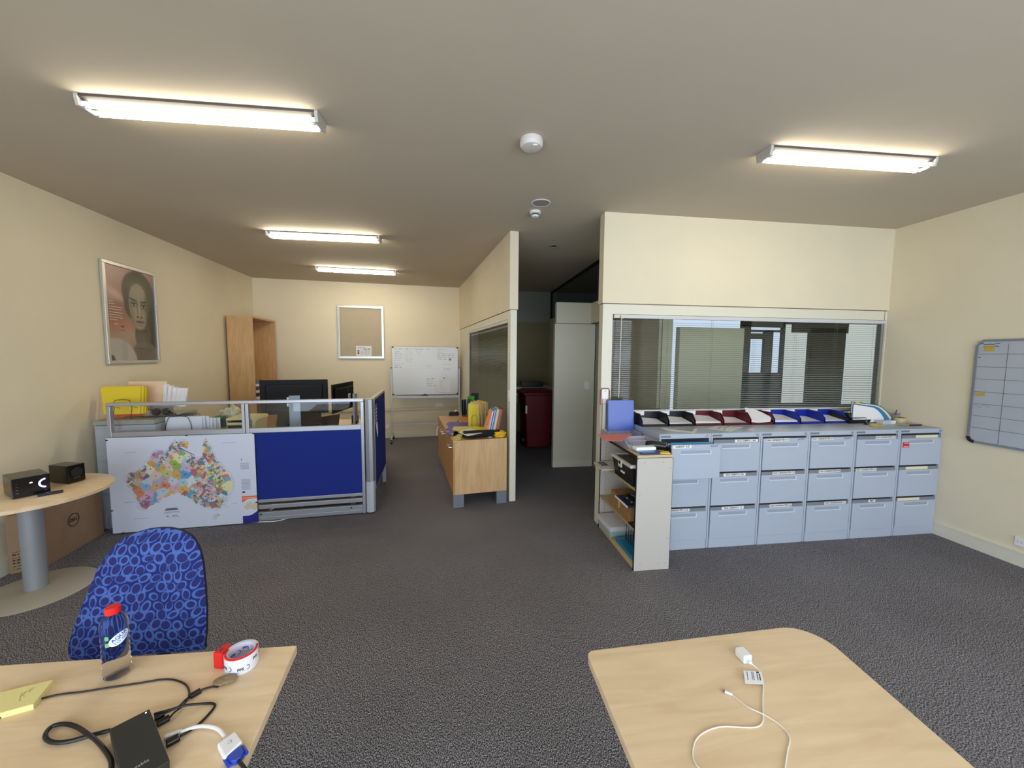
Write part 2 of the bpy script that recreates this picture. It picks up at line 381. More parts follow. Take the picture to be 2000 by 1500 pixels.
# skirting, dado trunking
g = G(); g.box(XR-0.014, XR, -2.1, YP, 0, 0.105); g.box(XR-0.018, XR, -2.1, YP, 0.105, 0.115); st('baseboard_right', g, TRIM)
g = G(); g.prism([(lwx(-2.1)+0.016, -2.1, 0), (lwx(7.489)+0.016, 7.489, 0), (lwx(7.489), 7.489, 0), (lwx(-2.1), -2.1, 0)], (0, 0, 0.115)); st('baseboard_left', g, TRIM)
st('baseboard_back', gbox(0.02, 3.7, -0.016, 0, 0, 0.115), TRIM, loc=BWa, rotz=BWR)
t = thing('cable_trunking', 'cream cable trunking running along the back wall behind the mobile whiteboard', 'cable trunking', BWa, BWR)
g = gbox(0.9, 3.66, -0.03, 0, 0.545, 0.60); g.obj('trunk', M('trunk_cream', (216, 206, 174), 0.5), t, bevel=0.003)
def outlet(label, T, name='power_outlet', sw=False, w=0.115, h=0.072):
    t = thing(name, label, 'switch' if sw else 'power outlet'); t.matrix_world = T
    gbox(-w/2, w/2, -0.008, 0, -h/2, h/2).obj('plate', WHITE, t, bevel=0.002)
    if sw:
        for k in ((-0.014, 0.014) if not sw == 1 else (0,)): gbox(-0.006, 0.006, -0.012, -0.006, k-0.008, k+0.008).obj('rocker', WHITE, t)
    else:
        for s_ in (-1, 1):
            g = G(); g.box(s_*0.028-0.012, s_*0.028-0.009, -0.0085, -0.007, -0.006, 0.004); g.box(s_*0.028+0.009, s_*0.028+0.012, -0.0085, -0.007, -0.006, 0.004); g.obj('socket_slots', INK, t)
    return t
o1 = onv(858, 792, BWa, BWb); outlet('white double power outlet on the back wall right of the whiteboard stand', VT(o1, BWR), w=0.15, h=0.1)
o2 = onv(755, 834, BWa, BWb); outlet('small white outlet low on the back wall left of the whiteboard stand', VT(o2, BWR))
outlet('white light switch on the corridor panel wall', VT((1.854, 5.44, 1.222)), 'light_switch', 2, 0.075, 0.115)
q = P2 @ Vector((0.012, 0.045, 0)); z = onv(991, 772, (0.533, 4.191), P2 @ Vector((0, 1, 0))).z
outlet('slim white light switch on the edge of the middle partition', Matrix.Translation((q.x, q.y, z)) @ Matrix.Rotation(0.1512-PI/2, 4, 'Z'), 'light_switch', 1, 0.05, 0.125)
o3 = Vector((XR, onv(2003, 1060, (XR, 0), (XR, 1)).y, onv(1998, 1060, (XR, 0), (XR, 1)).z)); outlet('power outlet low on the right wall at the picture edge', VT(o3, -PI/2))

# ================================================================== ceiling things
TUBE = M('lit_tube', (255, 250, 235), 0.5, emit=TUBE_COL, estr=TUBE_STRENGTH)
REFL = M('lamp_housing', (72, 69, 69), 0.6)
LCAP = M('lamp_end_cap', (190, 186, 184), 0.5)
TUBE_B = M('lit_tube_warm', (255, 250, 225), 0.5, emit=(1.0, 0.90, 0.68), estr=24.0)
def lamp(label, x, y, rz, L=1.165, wd=0.125):
    t = thing('ceiling_light', label, 'ceiling light', (x, y, H), rz, 'twin tube ceiling lights')
    g = G(); w = wd/2
    prof = [(-w, -0.012), (-w*0.25, -0.038), (w*0.25, -0.038), (w, -0.012), (w, 0), (-w, 0)]
    g.prism([(-L/2, p, q) for p, q in prof], (L, 0, 0)); g.obj('reflector', REFL, t)
    for s_ in (-1, 1):
        e = G(); e.prism([(s_*L/2, p, q) for p, q in [(-w-.004, -0.02), (-w+.006, -0.058), (w-.006, -0.058), (w+.004, -0.02), (w+.004, 0), (-w-.004, 0)]], (s_*0.018, 0, 0)); e.obj('end_cap', LCAP, t, bevel=0.002)
        g = G(); g.cyl((-L/2+0.012, s_*w*0.62, -0.044), (L/2-0.012, s_*w*0.62, -0.044), 0.0135, n=14); g.obj('tube', TUBE_B if y > 4 else TUBE, t, smooth=True)
        for q in (-1, 1): G().box(q*(L/2-0.012)-0.012, q*(L/2-0.012)+0.012, s_*w*0.62-0.012, s_*w*0.62+0.012, -0.057, -0.03).obj('lamp_holder', WHITE, t)
    return t
lamp('large twin tube ceiling light nearest the camera on the left', -1.375, 2.405, -0.027)
lamp('twin tube ceiling light on the right above the filing cabinets', 2.54, 2.315, -0.028)
lamp('twin tube ceiling light in the middle of the left row', -1.51, 4.65, 0.0)
lamp('farthest twin tube ceiling light near the back wall', -1.63, 6.45, 0.09)
def disc(name, label, cat, c, prof, m, n=32): 
    t = thing(name, label, cat, c)
    G().lathe(prof, n).obj('body', m, t, smooth=True); return t
t = disc('smoke_detector', 'large round white smoke detector on the ceiling', 'smoke detector', (0.437, 2.435, H), [(0.068, 0), (0.068, -0.012), (0.072, -0.014), (0.072, -0.034), (0.062, -0.048), (0.03, -0.054), (0, -0.054)], M('detector_white', (218, 212, 208), 0.4))
G().lathe([(0.067, -0.012), (0.067, -0.015)], 32).obj('vent_groove', INK, t); gbox(0.0, 0.03, -0.05, -0.028, -0.0565, -0.05).obj('test_button', WHITE, t, bevel=0.003)
t = thing('ceiling_speaker', 'flat round grey ceiling speaker beside the small detector', 'speaker', (0.70, 3.39, H))
G().lathe([(0.082, 0), (0.085, -0.004), (0.078, -0.007), (0.074, -0.005)], 40, caps=False).obj('rim', WHITE, t, smooth=True); G().lathe([(0.074, -0.0045), (0, -0.0055)], 40).obj('grille', M('grille_grey', (150, 146, 146), 0.7), t)
t = disc('smoke_detector', 'small white smoke detector behind the round ceiling speaker', 'smoke detector', (0.690, 3.60, H), [(0.05, 0), (0.052, -0.022), (0.036, -0.026)], WHITE)
G().lathe([(0.033, -0.026), (0.03, -0.04)], 16).obj('sensor_cage', INK, t); G().lathe([(0.036, -0.038), (0.028, -0.052), (0.0, -0.054)], 24).obj('sensor_cap', WHITE, t, smooth=True)
t = thing('downlight', 'small unlit round downlight over the corridor entrance', 'downlight', (1.128, 4.67, H))
G().lathe([(0.055, 0), (0.055, -0.006), (0.04, -0.008), (0.036, 0.0)], 28, caps=False).obj('rim', M('downlight_rim', (150, 148, 140), 0.4), t, smooth=True); G().lathe([(0.036, -0.002), (0, -0.002)], 20).obj('lens', WHITE, t)
# ================================================================== filing cabinets under the window
def cab_body(t, w, h, d, m, open_top=False):
    g = G().mat(m)
    g.box(0.0012, w-0.0012, 0.004, d, h-0.04, h); g.box(0.0018, 0.018, 0.004, d, 0, h-0.04); g.box(w-0.018, w-0.0018, 0.004, d, 0, h-0.04)
    g.box(0.018, w-0.018, d-0.01, d, 0, h-0.04); g.box(0.018, w-0.018, 0.01, d-0.01, 0, 0.09); g.mat(M('cabinet_inside', (34, 36, 42), .7)).box(0.018, w-0.018, 0.02, 0.024, 0.09, h-0.04); g.mat(m)  # dark panel behind the drawers puts the shade into their gaps
    for k in (1, 2): g.box(0.018, w-0.018, 0.008, 0.03, h-0.04-0.302*k+0.004, h-0.04-0.302*k+0.012)
    g.obj('body', m, t, bevel=0.003)
    g = G(); g.box(0.012, 0.1, 0.001, 0.006, h-0.028, h-0.012); g.obj('maker_plate', M('plate_grey', (108, 116, 132), 0.4), t)
    g = G(); g.cyl((w-0.035, 0.006, h-0.02), (w-0.035, -0.004, h-0.02), 0.011, n=16); g.obj('lock', CHROME, t)
    gbox(0.0205, w-0.0205, 0.000, 0.010, 0.0, 0.088).obj('plinth', m, t, bevel=0.002)
def drawer(t, w, z0, hh, m, label, lx, out=0.0, card=WHITE, mark=None, lw=None):
    d = gbox(0.0225, w-0.0225, -0.004-out, 0.014-out, z0+.001, z0+hh-0.034).obj('drawer', m, t, bevel=0.003)
    gbox(0.022, w-0.022, 0.0-out, 0.014-out, z0+hh-0.034, z0+hh-0.005).obj('label_rail', CABG_D if out == 0 and mark != 'pale' else CABG, d)
    g = G(); a, b, zt = 0.10, w-0.12, z0+hh-0.05
    g.mat(M('recess_shade_grey', (150, 158, 174), .45)).prism([(a, -0.0045-out, zt), (b, -0.0045-out, zt), (b-0.0, -0.0045-out, zt-0.026), (a+0.0, -0.0045-out, zt-0.026)], (0, 0.001, 0))  # flat darker patch paints the shade of a scooped handle recess
    g.mat(M('lip_highlight_grey', (200, 208, 222), .35)).box(a-0.01, b+0.012, -0.010-out, -0.004-out, zt-0.034, zt-0.025); g.box(b, b+0.012, -0.009-out, -0.004-out, zt-0.03, zt)  # lip coloured lighter than the drawer as a painted highlight
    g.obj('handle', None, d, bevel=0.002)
    g = G(); L = lw or (0.03+0.0105*len(label) if label else 0.22); zc = z0+hh-0.018
    g.mat(card).box(lx, lx+L, -0.002-out, 0.0-out, zc-0.013, zc+0.013)
    if label: g.mat(INK).text(label, 0.0205, T3((lx+L/2, -0.0026-out, zc), rx=PI/2), thick=0.0006)
    g.obj('label_card', None, d)
    if mark in (True, 'pale'):
        g = G().mat(INK); z = zc
        for i in range(5): g.tube([(w-0.115+i*0.014, -0.001-out, z+0.006*random.uniform(-1, 1)), (w-0.107+i*0.014, -0.001-out, z+0.008*random.uniform(-1, 1)), (w-0.1+i*0.014, -0.001-out, z+0.006)], 0.0014, 4)
        g.obj('brand_scrawl', None, d)
    return d
CW, CX0, CY0, CHT = 0.4719, 1.6501, 2.953, 1.016
BEIGE = M('blank_card', (222, 214, 188), 0.6)
rows = [
    ('grey filing cabinet at the left end of the row with its top drawer pulled out', [('CLIENTS  A-Z', .035), ('CANDIDATES (N-R', .18), ('CANDIDATES ( U-Z', .1)]),
    ('second grey filing cabinet in the row, labelled old clients', [('OLD CLIENTS  ( A-E', .22), ('OLD CLIENTS ( F-R', .13), ('OLD CLIENTS S - Z', .13)]),
    ('third grey filing cabinet in the row, old candidates A to C on top', [('OLD CANDIDATES A-C', .05), ('OLD CANDIDATES C-F', .13), ('OLD CANDIDATES G-J', .12)]),
    ('fourth grey filing cabinet in the row, old candidates K to O on top', [('OLD CANDIDATES K-O', .03), ('OLD CANDIDATES P-R', .12), ('OLD CANDIDATES S-T', .2)]),
    ('fifth grey filing cabinet in the row, bottom drawer labelled misc', [('OLD CANDIDATES U-W', .21), ('OLD CANDIDATES X-Z', .03), ('MISC', .19)]),
    ('grey filing cabinet in the corner by the right wall with a red sticker', [('', .17), ('', .09), ('', .03)])]
for i, (lab, dr) in enumerate(rows):
    t = thing('filing_cabinet', lab, 'filing cabinet', (CX0+i*CW, CY0, 0), 0, 'grey filing cabinets under the window')
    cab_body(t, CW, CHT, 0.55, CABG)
    for k, (s_, lx) in enumerate(dr):
        z0 = 0.97-0.297*(k+1)+0.004
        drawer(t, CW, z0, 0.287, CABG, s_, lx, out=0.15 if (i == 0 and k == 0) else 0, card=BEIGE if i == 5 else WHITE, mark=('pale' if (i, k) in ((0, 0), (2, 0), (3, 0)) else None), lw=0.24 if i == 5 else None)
        if i == 0 and k == 0:
            d = [c for c in t.children if c.name.startswith('drawer')][0]
            g = G().mat(BLACK_M); g.box(0.03, 0.034, -0.12, 0.3, z0+0.01, z0+0.25); g.box(CW-0.034, CW-0.03, -0.12, 0.3, z0+0.01, z0+0.25); g.box(0.03, CW-0.03, -0.13, 0.3, z0+0.01, z0+0.014); g.obj('drawer_side', None, d)
            fcols = [(70, 60, 150), (200, 200, 205), (60, 150, 190), (90, 70, 160), (215, 205, 180), (40, 40, 90), (225, 225, 230), (90, 170, 200)]
            for q in range(8):
                f = gbox(0.045+0.004*(q % 3), CW-0.045, -0.115+q*0.016, -0.111+q*0.016, z0+0.02, z0+0.262+0.012*((q*37) % 3)).obj('hanging_file', M('file_%d' % q, fcols[q], 0.6), None)
                f.location = t.location; tag(f, ['violet', 'pale grey', 'teal', 'purple', 'cream', 'navy', 'white', 'light blue'][q]+' hanging file in the pulled out cabinet drawer', 'file', 'hanging files in the open drawer')
    if i == 5:
        g = G().mat(M('red_sticker', (196, 38, 44), 0.4)).box(0.03, 0.1, -0.0055, -0.0035, 0.845, 0.895)
        g.mat(WHITE); g.box(0.045, 0.085, -0.0065, -0.0055, 0.884, 0.888); g.box(0.04, 0.09, -0.0065, -0.0055, 0.852, 0.857); g.obj('red_sticker', None, t)

# letter bins standing in a row on the cabinets
def bin_(label, x, w, m, kind, cardm=True):
    t = thing('letter_bin', label, 'tray', (x, 3.5, CHT), 0, 'letter bins on the filing cabinets')
    d, hb, hf = 0.205, 0.112, 0.05
    g = G().mat(m); g.box(0, w, -d, 0, 0, 0.004); g.box(0, w, -0.004, 0, 0, hb); g.box(0, w, -d, -d+0.004, 0, 0.022)
    for xx in (0, w-0.004): g.prism([(xx, -d, 0), (xx, 0, 0), (xx, 0, hb), (xx, -0.15, hb), (xx, -d, hf)], (0.004, 0, 0))
    g.obj('body', None, t)
    if cardm:
        g = G().mat(PAPER).prism([(w*0.08, -0.008, 0.075), (w*0.45, -0.008, 0.075), (w*0.45, -0.008, 0.115), (w*0.08, -0.008, 0.115)], (0, 0.002, 0)); g.obj('name_card', None, t)
    return t
BK, MR, BL = M('bin_black', (16, 18, 24), 0.35), M('bin_maroon', (92, 18, 32), 0.35), M('bin_blue', (24, 44, 152), 0.35)
edges = [1.665, 1.93, 2.195, 2.49, 2.775, 3.03, 3.315, 3.585, 3.85]
bl = [('black letter bin at the left end of the bin row', BK), ('black letter bin second from the left', BK), ('maroon letter bin next to the black bins', MR), ('middle maroon letter bin holding papers', MR),
      ('maroon letter bin overflowing with a crumpled white sheet', MR), ('blue letter bin next to the maroon bins', BL), ('middle blue letter bin holding papers', BL), ('blue letter bin at the right end of the bin row', BL)]
for i, (lb, m) in enumerate(bl):
    w = edges[i+1]-edges[i]-0.012; x = edges[i]
    bin_(lb, x, w, m, i, i != 4)
    g = G(); k = 0.012+0.01*(i % 3)
    if i == 4:
        P = [(0, -.2, .02), (.06, -.21, .012), (.2, -.2, .02), (.235, -.17, .05), (.21, -.12, .075), (.13, -.08, .115), (.05, -.05, .125), (.02, -.1, .08), (-.02, -.16, .055)]
        g.prism(P, (0.0, 0.008, 0.012)); g.obj('crumpled_paper', PAPER); o = bpy.data.objects['crumpled_paper']; o.location = (x+0.01, 3.5, CHT+0.006)
        tag(o, 'crumpled white sheet sticking out of a maroon letter bin', 'paper')
    else:
        g.hexa([(.012, -.195, .008), (w-.012, -.195, .008), (w-.012, -.02, .008), (.012, -.02, .008), (.014, -.192, .008+k), (w-.014, -.192, .01+k*.7), (w-.014, -.02, .03+k), (.014, -.02, .05+k)])
        o = g.obj('paper_stack', PAPER); o.location = (x, 3.5, CHT); tag(o, 'loose white papers lying in the '+lb.replace('letter bin', 'bin').split(' holding')[0], 'paper', 'papers in the letter bins')

# loose sheets on the cabinet tops
def sheet(name, label, cat, pxs, z, m=PAPER, th=0.0015, group=None):
    P = [on(x, y, z) for x, y in pxs]; c = sum(P, Vector())/len(P)
    o = G().prism([p-c for p in P], (0, 0, th)).obj(name, m); o.location = c; return tag(o, label, cat, group)
sheet('paper_sheet', 'white sheet with a grey print on the first filing cabinet', 'paper', [(1290, 836), (1362, 838), (1357, 846), (1302, 841)], CHT+0.001)
sheet('paper_print', 'small grey printed picture on the white sheet on the first cabinet', 'paper', [(1302, 837), (1356, 837.5), (1352, 843), (1330, 840)], CHT+0.003, M('grey_print', (160, 162, 160), 0.6), 0.0005)
o = sheet('paper_sheet', 'white sheet with dark writing on the second filing cabinet', 'paper', [(1379, 837), (1400, 832), (1452, 834), (1428, 843)], CHT+0.001)
g = G().mat(INK)
for a, b in (((1404, 835), (1409, 834)), ((1412, 836), (1420, 835.2)), ((1401, 838), (1407, 837.6)), ((1413, 839.5), (1417, 839.2)), ((1421, 833.6), (1425, 833.4))):
    p, q = on(*a, CHT+0.003)-o.location, on(*b, CHT+0.003)-o.location; g.tube([p, (p+q)/2+Vector((0, .004, 0)), q], 0.0022, 4)
g.obj('handwriting', None, o)
sheet('paper_sheet', 'small white slip on the third filing cabinet', 'paper', [(1458, 839), (1469, 836), (1475, 840), (1466, 841.5)], CHT+0.001)
# right end clutter
def bx(name, label, cat, x, y, z, w, d, h, m, rz=0, bevel=0.002, group=None):
    o = gbox(-w/2, w/2, -d/2, d/2, 0.001, h).obj(name, m, bevel=bevel, loc=(x, y, z+0.0005), rotz=rz); return tag(o, label, cat, group)
t = thing('desk_tray', 'black mesh desk tray beside the blue bins', 'tray', (4.0, 3.37, CHT), 0.06)
g = G().mat(BLACK); w, d, h = 0.36, 0.2, 0.10
g.box(-w/2, w/2, -d/2, d/2, 0, 0.004); g.box(-w/2, w/2, d/2-.004, d/2, 0, h); g.box(-w/2, w/2, -d/2, -d/2+.004, 0, 0.035); g.prism([(-w/2, -d/2, 0), (-w/2, d/2, 0), (-w/2, d/2, h), (-w/2, -d/2, .04)], (.004, 0, 0)); g.prism([(w/2-.004, -d/2, 0), (w/2-.004, d/2, 0), (w/2-.004, d/2, h), (w/2-.004, -d/2, .04)], (.004, 0, 0))
g.obj('body', None, t); gbox(-w/2+.01, w/2-.01, -d/2+.01, d/2-.01, 0.05, 0.056).obj('upper_shelf', BLACK, t)
g = G(); g.tube(smooth_path([(-.12, 0, .05), (-.10, -.02, .13), (-.03, -.03, .155), (.04, -.02, .13), (.06, 0, .06)]), 0.0022, 6); g.obj('wire_loop', WIRE, t)
o = bx('office_punch', 'black hole punch lying in the black mesh tray', 'hole punch', 3.93, 3.36, CHT+0.056, 0.16, 0.08, 0.045, BLACK, 0.3, 0.008)
# slumped stack of sheets in a wire stand
def slump(name, label, m, off, w, th, top):
    g = G(); n = 14; A, B = [], []
    for i in range(n+1):
        s = i/n; x = -0.02+w*s; z = top-0.05*s-0.09*max(0, s-0.55)**2*6; y = -0.055+off-0.03*s
        A.append((x, y, max(z, 0.006))); B.append((x-0.02-0.25*max(0, s-.6)*0.2, y-0.015, max(0.008, z-0.15-0.02*s)))
    V = []
    for (a, b) in zip(A, B):
        V.append([g.bm.verts.new(Vector(p)+Vector((0, q, 0))) for p in (a, b) for q in (0, th)])
    for i in range(n):
        a, b = V[i], V[i+1]
        for k, l in ((0, 2), (2, 3), (3, 1), (1, 0)): g.face([a[k], a[l], b[l], b[k]])
    g.face([V[0][0], V[0][1], V[0][3], V[0][2]]); g.face([V[-1][0], V[-1][2], V[-1][3], V[-1][1]])
    o = g.obj(name, m, smooth=False, loc=(3.93, 3.36, CHT)); tag(o, label, 'document', 'slumped documents at the right end of the cabinets')
slump('document', 'printed white document at the front of the slumped stack', PAPER, 0.0, 0.34, 0.003, 0.185)
slump('document', 'bright blue folder slumping behind the printed document', M('cyan_folder', (34, 120, 176), 0.45), 0.006, 0.40, 0.004, 0.195)
slump('document', 'cream folder behind the slumping blue folder', M('cream_folder', (214, 210, 160), 0.6), 0.014, 0.425, 0.003, 0.20)
slump('document', 'white folder at the back of the slumped stack', WHITE, 0.020, 0.44, 0.003, 0.205)
slump('document', 'dark teal folder at the very back of the slumped stack', M('teal_dark', (34, 66, 80), 0.5), 0.026, 0.45, 0.003, 0.213)
g = G(); 
for i in range(9): g.box(0.02+0.002*i, 0.27, -0.0645, -0.0635, 0.16-i*0.014, 0.163-i*0.014)
bx('sticky_tab', 'yellow sticky tab on top of the slumped documents', 'sticky note', 3.945, 3.30, CHT+0.188, 0.05, 0.004, 0.02, M('sticky_yellow', (222, 196, 60), 0.7))
g.bm.free()
t = thing('binder_clip', 'black binder clip on the fifth filing cabinet', 'clip', tuple(on(1692, 829, CHT)), 0.4)
G().prism([(-.025, -.016, 0), (-.025, .016, 0), (-.025, .003, .026), (-.025, -.003, .026)], (.05, 0, 0)).obj('clip_body', BLACK, t)
G().tube([(-.006, 0, .02), (-.014, .004, .05), (.0, .004, .062), (.014, .004, .05), (.006, 0, .02)], .0014, 6).obj('wire_arm', CHROME, t)
sheet('sticky_note', 'yellow notes lying beside the black binder clip', 'sticky note', [(1697, 831), (1707, 827.5), (1730, 832), (1705, 834)], CHT+0.001, M('note_yellow', (220, 208, 84), 0.7), 0.004)
p = on(1734, 828, CHT); t = thing('small_box', 'small white box near the right end of the cabinets', 'box', p, 0.08)
gbox(-.1, .005, -.025, .035, 0, .035).obj('clear_half', M('clear_tub', (196, 200, 214), 0.3), t, bevel=.002); gbox(.005, .065, -.025, .035, 0, .035).obj('card_sleeve', WHITE, t, bevel=.002)
p = on(1752, 824, CHT); t = thing('calculator_stand', 'grey desk gadget leaning at the right end of the cabinets', 'gadget', p, 0.1)
g = G(); g.prism([(-.06, 0, 0), (.045, 0, 0), (.045, 0, .085), (-.0, 0, .075)], (0, .05, 0)); g.obj('body', M('gadget_grey', (136, 142, 150), 0.45), t, bevel=.004)
G().cyl((.015, -.006, .03), (.015, 0.004, .03), .015).obj('dial', BLACK, t); G().cyl((.0, 0.02, .07), (.015, 0.02, .12), .004).obj('lever', BLACK, t)
p = on(1774, 825, CHT); t = thing('packing_tape_roll', 'cream tape roll with red core at the right end of the cabinets', 'tape', (p.x-0.09, 3.28, CHT))
g = G().mat(M('tape_cream', (196, 186, 140), 0.4)).lathe([(.038, 0), (.052, 0), (.052, .048), (.038, .048), (.038, 0)], 36, caps=False); g.obj('tape', None, t, smooth=True)
g = G(); g.lathe([(.034, .001), (.0378, .001), (.0378, .0485), (.034, .0485), (.034, .001)], 36, caps=False); g.obj('core', M('tape_core_red', (150, 40, 36), 0.6), t, smooth=True)
p, q = on(1776, 832, CHT), on(1808, 831, CHT); t = thing('purple_pen', 'purple marker lying near the right wall on the last cabinet', 'pen', (p+q)/2)
d = (q-p); d.x = min(d.x, 0.14)
G().cyl(-d*0.5+Vector((-.02, 0, .008)), d*0.3+Vector((-.02, 0, .008)), .008).obj('barrel', M('purple', (96, 30, 96), 0.4), t); G().cyl(d*0.3+Vector((-.02, 0, .008)), d*0.5+Vector((-.02, 0, .008)), .0065).obj('cap', M('pen_cap', (60, 20, 60), 0.4), t)
p, q = on(1755, 831, CHT), on(1774, 833, CHT); t = thing('ballpoint_pen', 'slim grey pen lying beside the purple marker', 'pen', (p+q)/2); d = q-p
G().cyl(-d/2+Vector((0, 0, .005)), d/2+Vector((0, 0, .005)), .0045).obj('barrel', M('pen_grey', (140, 140, 130), 0.3), t)
# loop of white string hanging from the first cabinet
g = G(); g.tube(smooth_path([(1.80, 2.95, CHT+.002), (1.795, 3.03, CHT+.002), (1.81, 3.1, CHT+.002)]), .0015, 5); g.tube(smooth_path([(1.805, 2.952, CHT+.002), (1.815, 3.04, CHT+.002), (1.81, 3.1, CHT+.002)]), .0015, 5)
tag(g.obj('white_string', WHITE), 'short white string on top of the first filing cabinet', 'string')

# ================================================================== framed poster, pinboard, whiteboards
def frame(name, g, w, h, fw, d, m, t, r=0):
    g.box(0, w, -d, 0, 0, fw); g.box(0, w, -d, 0, h-fw, h); g.box(0, fw, -d, 0, fw, h-fw); g.box(w-fw, w, -d, 0, fw, h-fw); return g.obj(name, m, t, bevel=0.003)
LWR = math.atan2(7.489-3.44, -3.696+3.405)-PI     # left wall direction, local +x runs away from the back wall
PO = Vector((lwx(4.25)+0.003, 4.25, 1.548))
t = thing('framed_poster', 'portrait poster in a silver frame on the left wall', 'poster', PO, math.atan2(1, -0.0719))
frame('frame', G(), 0.735, 1.02, 0.032, 0.028, M('silver_frame', (200, 198, 192), 0.35, 0.55), t)
def portrait(U, V):
    x, y = U, 1-V                                # y down
    rs = np.random.RandomState(2)
    im = np.zeros(U.shape+(3,))
    def blend(mask, c):
        for k in range(3): im[..., k] = im[..., k]*(1-mask)+c[k]*mask
    def sg(t): return 1/(1+np.exp(np.clip(t, -40, 40)))
    def ell(cx, cy, rx, ry, s=0.08, rot=0):
        a, b = x-cx, (y-cy)*1.39; ca, sa = math.cos(rot), math.sin(rot); p, q = a*ca+b*sa, -a*sa+b*ca
        return sg(((p/rx)**2+(q/(ry*1.39))**2-1)/s)
    im[...] = np.stack([166-20*y+16*np.sin(3*x+9*y), 130-8*y+16*np.sin(3*x+9*y), 120-18*y+14*np.sin(3*x+9*y)], -1)
    blend(ell(.05, .24, .34, .035, .5, .5)*.55, (214, 178, 166)); blend(ell(.12, .31, .25, .05, .6)*.5, (212, 180, 168)); blend(ell(.05, .62, .6, .05, .5)*.6, (190, 110, 82)); blend(ell(.0, .50, .55, .10, .5)*.5, (150, 96, 78))
    blend(ell(.88, .70, .24, .55, .06), (62, 58, 50)); blend(ell(.645, .24, .335, .24, .04), (82, 78, 66)); blend(ell(.47, .36, .13, .17, .08), (78, 76, 66))      # hair
    blend(ell(.66, .17, .2, .09, .5)*.5, (104, 98, 84))
    blend(ell(.70, .72, .17, .20, .08), (88, 80, 68)); blend(ell(.72, .98, .32, .19, .05), (106, 96, 82)); blend(ell(.66, .78, .10, .08, .6)*.5, (126, 116, 100))      # neck
    g1 = ell(.12, 1.02, .42, .26, .03)*sg((x-.60+(.98-y)*.75)/.008); blend(g1, (176, 168, 160)); blend(g1*ell(.30, .92, .05, .14, .6)*.5, (146, 138, 128)); blend(ell(.0, 1.0, .12, .07, .05)*sg((x-.11)/.01), (92, 90, 78))
    face = ell(.64, .375, .205, .235, .035); jaw = ell(.645, .50, .155, .165, .05)
    blend(np.maximum(face, jaw), (138, 128, 110))
    blend(ell(.63, .24, .14, .08, .5)*.8, (160, 150, 132)); blend(ell(.57, .47, .07, .09, .6)*.65, (168, 158, 138)); blend(ell(.82, .44, .055, .18, .4)*.75, (84, 78, 66)); blend(ell(.74, .50, .05, .07, .6)*.5, (150, 142, 124))
    blend(ell(.655, .625, .06, .03, .5)*.7, (164, 154, 136)); blend(ell(.50, .52, .035, .12, .6)*.5, (112, 104, 90))
    for cx, cy, rt in ((.535, .375, .10), (.745, .388, -.06)):
        blend(ell(cx, cy-.004, .068, .027, .5)*.75, (82, 74, 64)); blend(ell(cx, cy+.003, .045, .0115, .25), (176, 168, 152)); blend(ell(cx+.004, cy+.001, .018, .0135, .25), (34, 30, 28)); blend(ell(cx, cy-.012, .052, .0055, .4)*.9, (36, 32, 28)); blend(ell(cx, cy+.019, .045, .005, .6)*.6, (92, 84, 72))
        blend(ell(cx-.01 if rt > 0 else cx+.01, cy-.052, .078, .0085, .4, rt*2.2)*.95, (44, 38, 32))
    blend(ell(.650, .42, .016, .085, .5)*.7, (178, 168, 148)); blend(ell(.612, .43, .012, .075, .6)*.6, (92, 84, 70)); blend(ell(.645, .495, .05, .018, .5)*.5, (150, 140, 122)); blend(ell(.605, .512, .02, .010, .4)*.9, (56, 48, 40)); blend(ell(.685, .514, .02, .010, .4)*.9, (56, 48, 40))
    blend(ell(.655, .563, .078, .0095, .3)*.95, (84, 62, 54)); blend(ell(.655, .571, .082, .004, .4), (40, 30, 26)); blend(ell(.658, .585, .062, .012, .4)*.85, (140, 118, 104)); blend(ell(.66, .612, .05, .008, .7)*.6, (92, 84, 72)); blend(ell(.575, .548, .006, .005, .3), (50, 42, 36))
    blend(ell(.70, .665, .13, .02, .5)*.6, (74, 66, 56)); blend(ell(.66, .865, .09, .007, .5)*.5, (74, 66, 54)); blend(ell(.80, .88, .07, .007, .5)*.5, (74, 66, 54))
    im += (rs.rand(*U.shape)[..., None]-.5)*14
    return im
pm = paint_mat('poster_print', 0.25)
painted('print', lambda u, v: (0.03+0.675*u, -0.012, 0.03+0.96*v), 230, 320, portrait, pm, t)
g = G().mat(M('poster_caption', (214, 190, 176), 0.6))
for i, (w, y) in enumerate(((.05, .625), (.075, .60), (.17, .57), (.15, .545), (.175, .515), (.15, .49), (.165, .465), (.09, .44), (.05, .40))):
    x = 0.065+(0.05 if i == 8 else 0); k = x
    while k < x+w: e = min(x+w, k+random.uniform(.015, .035)); g.box(k, e, -0.0135, -0.0125, y, y+0.007); k = e+0.006
g.mat(INK); g.box(.19, .25, -0.0135, -0.0125, .345, .349); g.tube([(.2, -.013, .37), (.215, -.013, .39), (.23, -.013, .37), (.24, -.013, .395)], .002, 4); g.obj('caption', None, t)

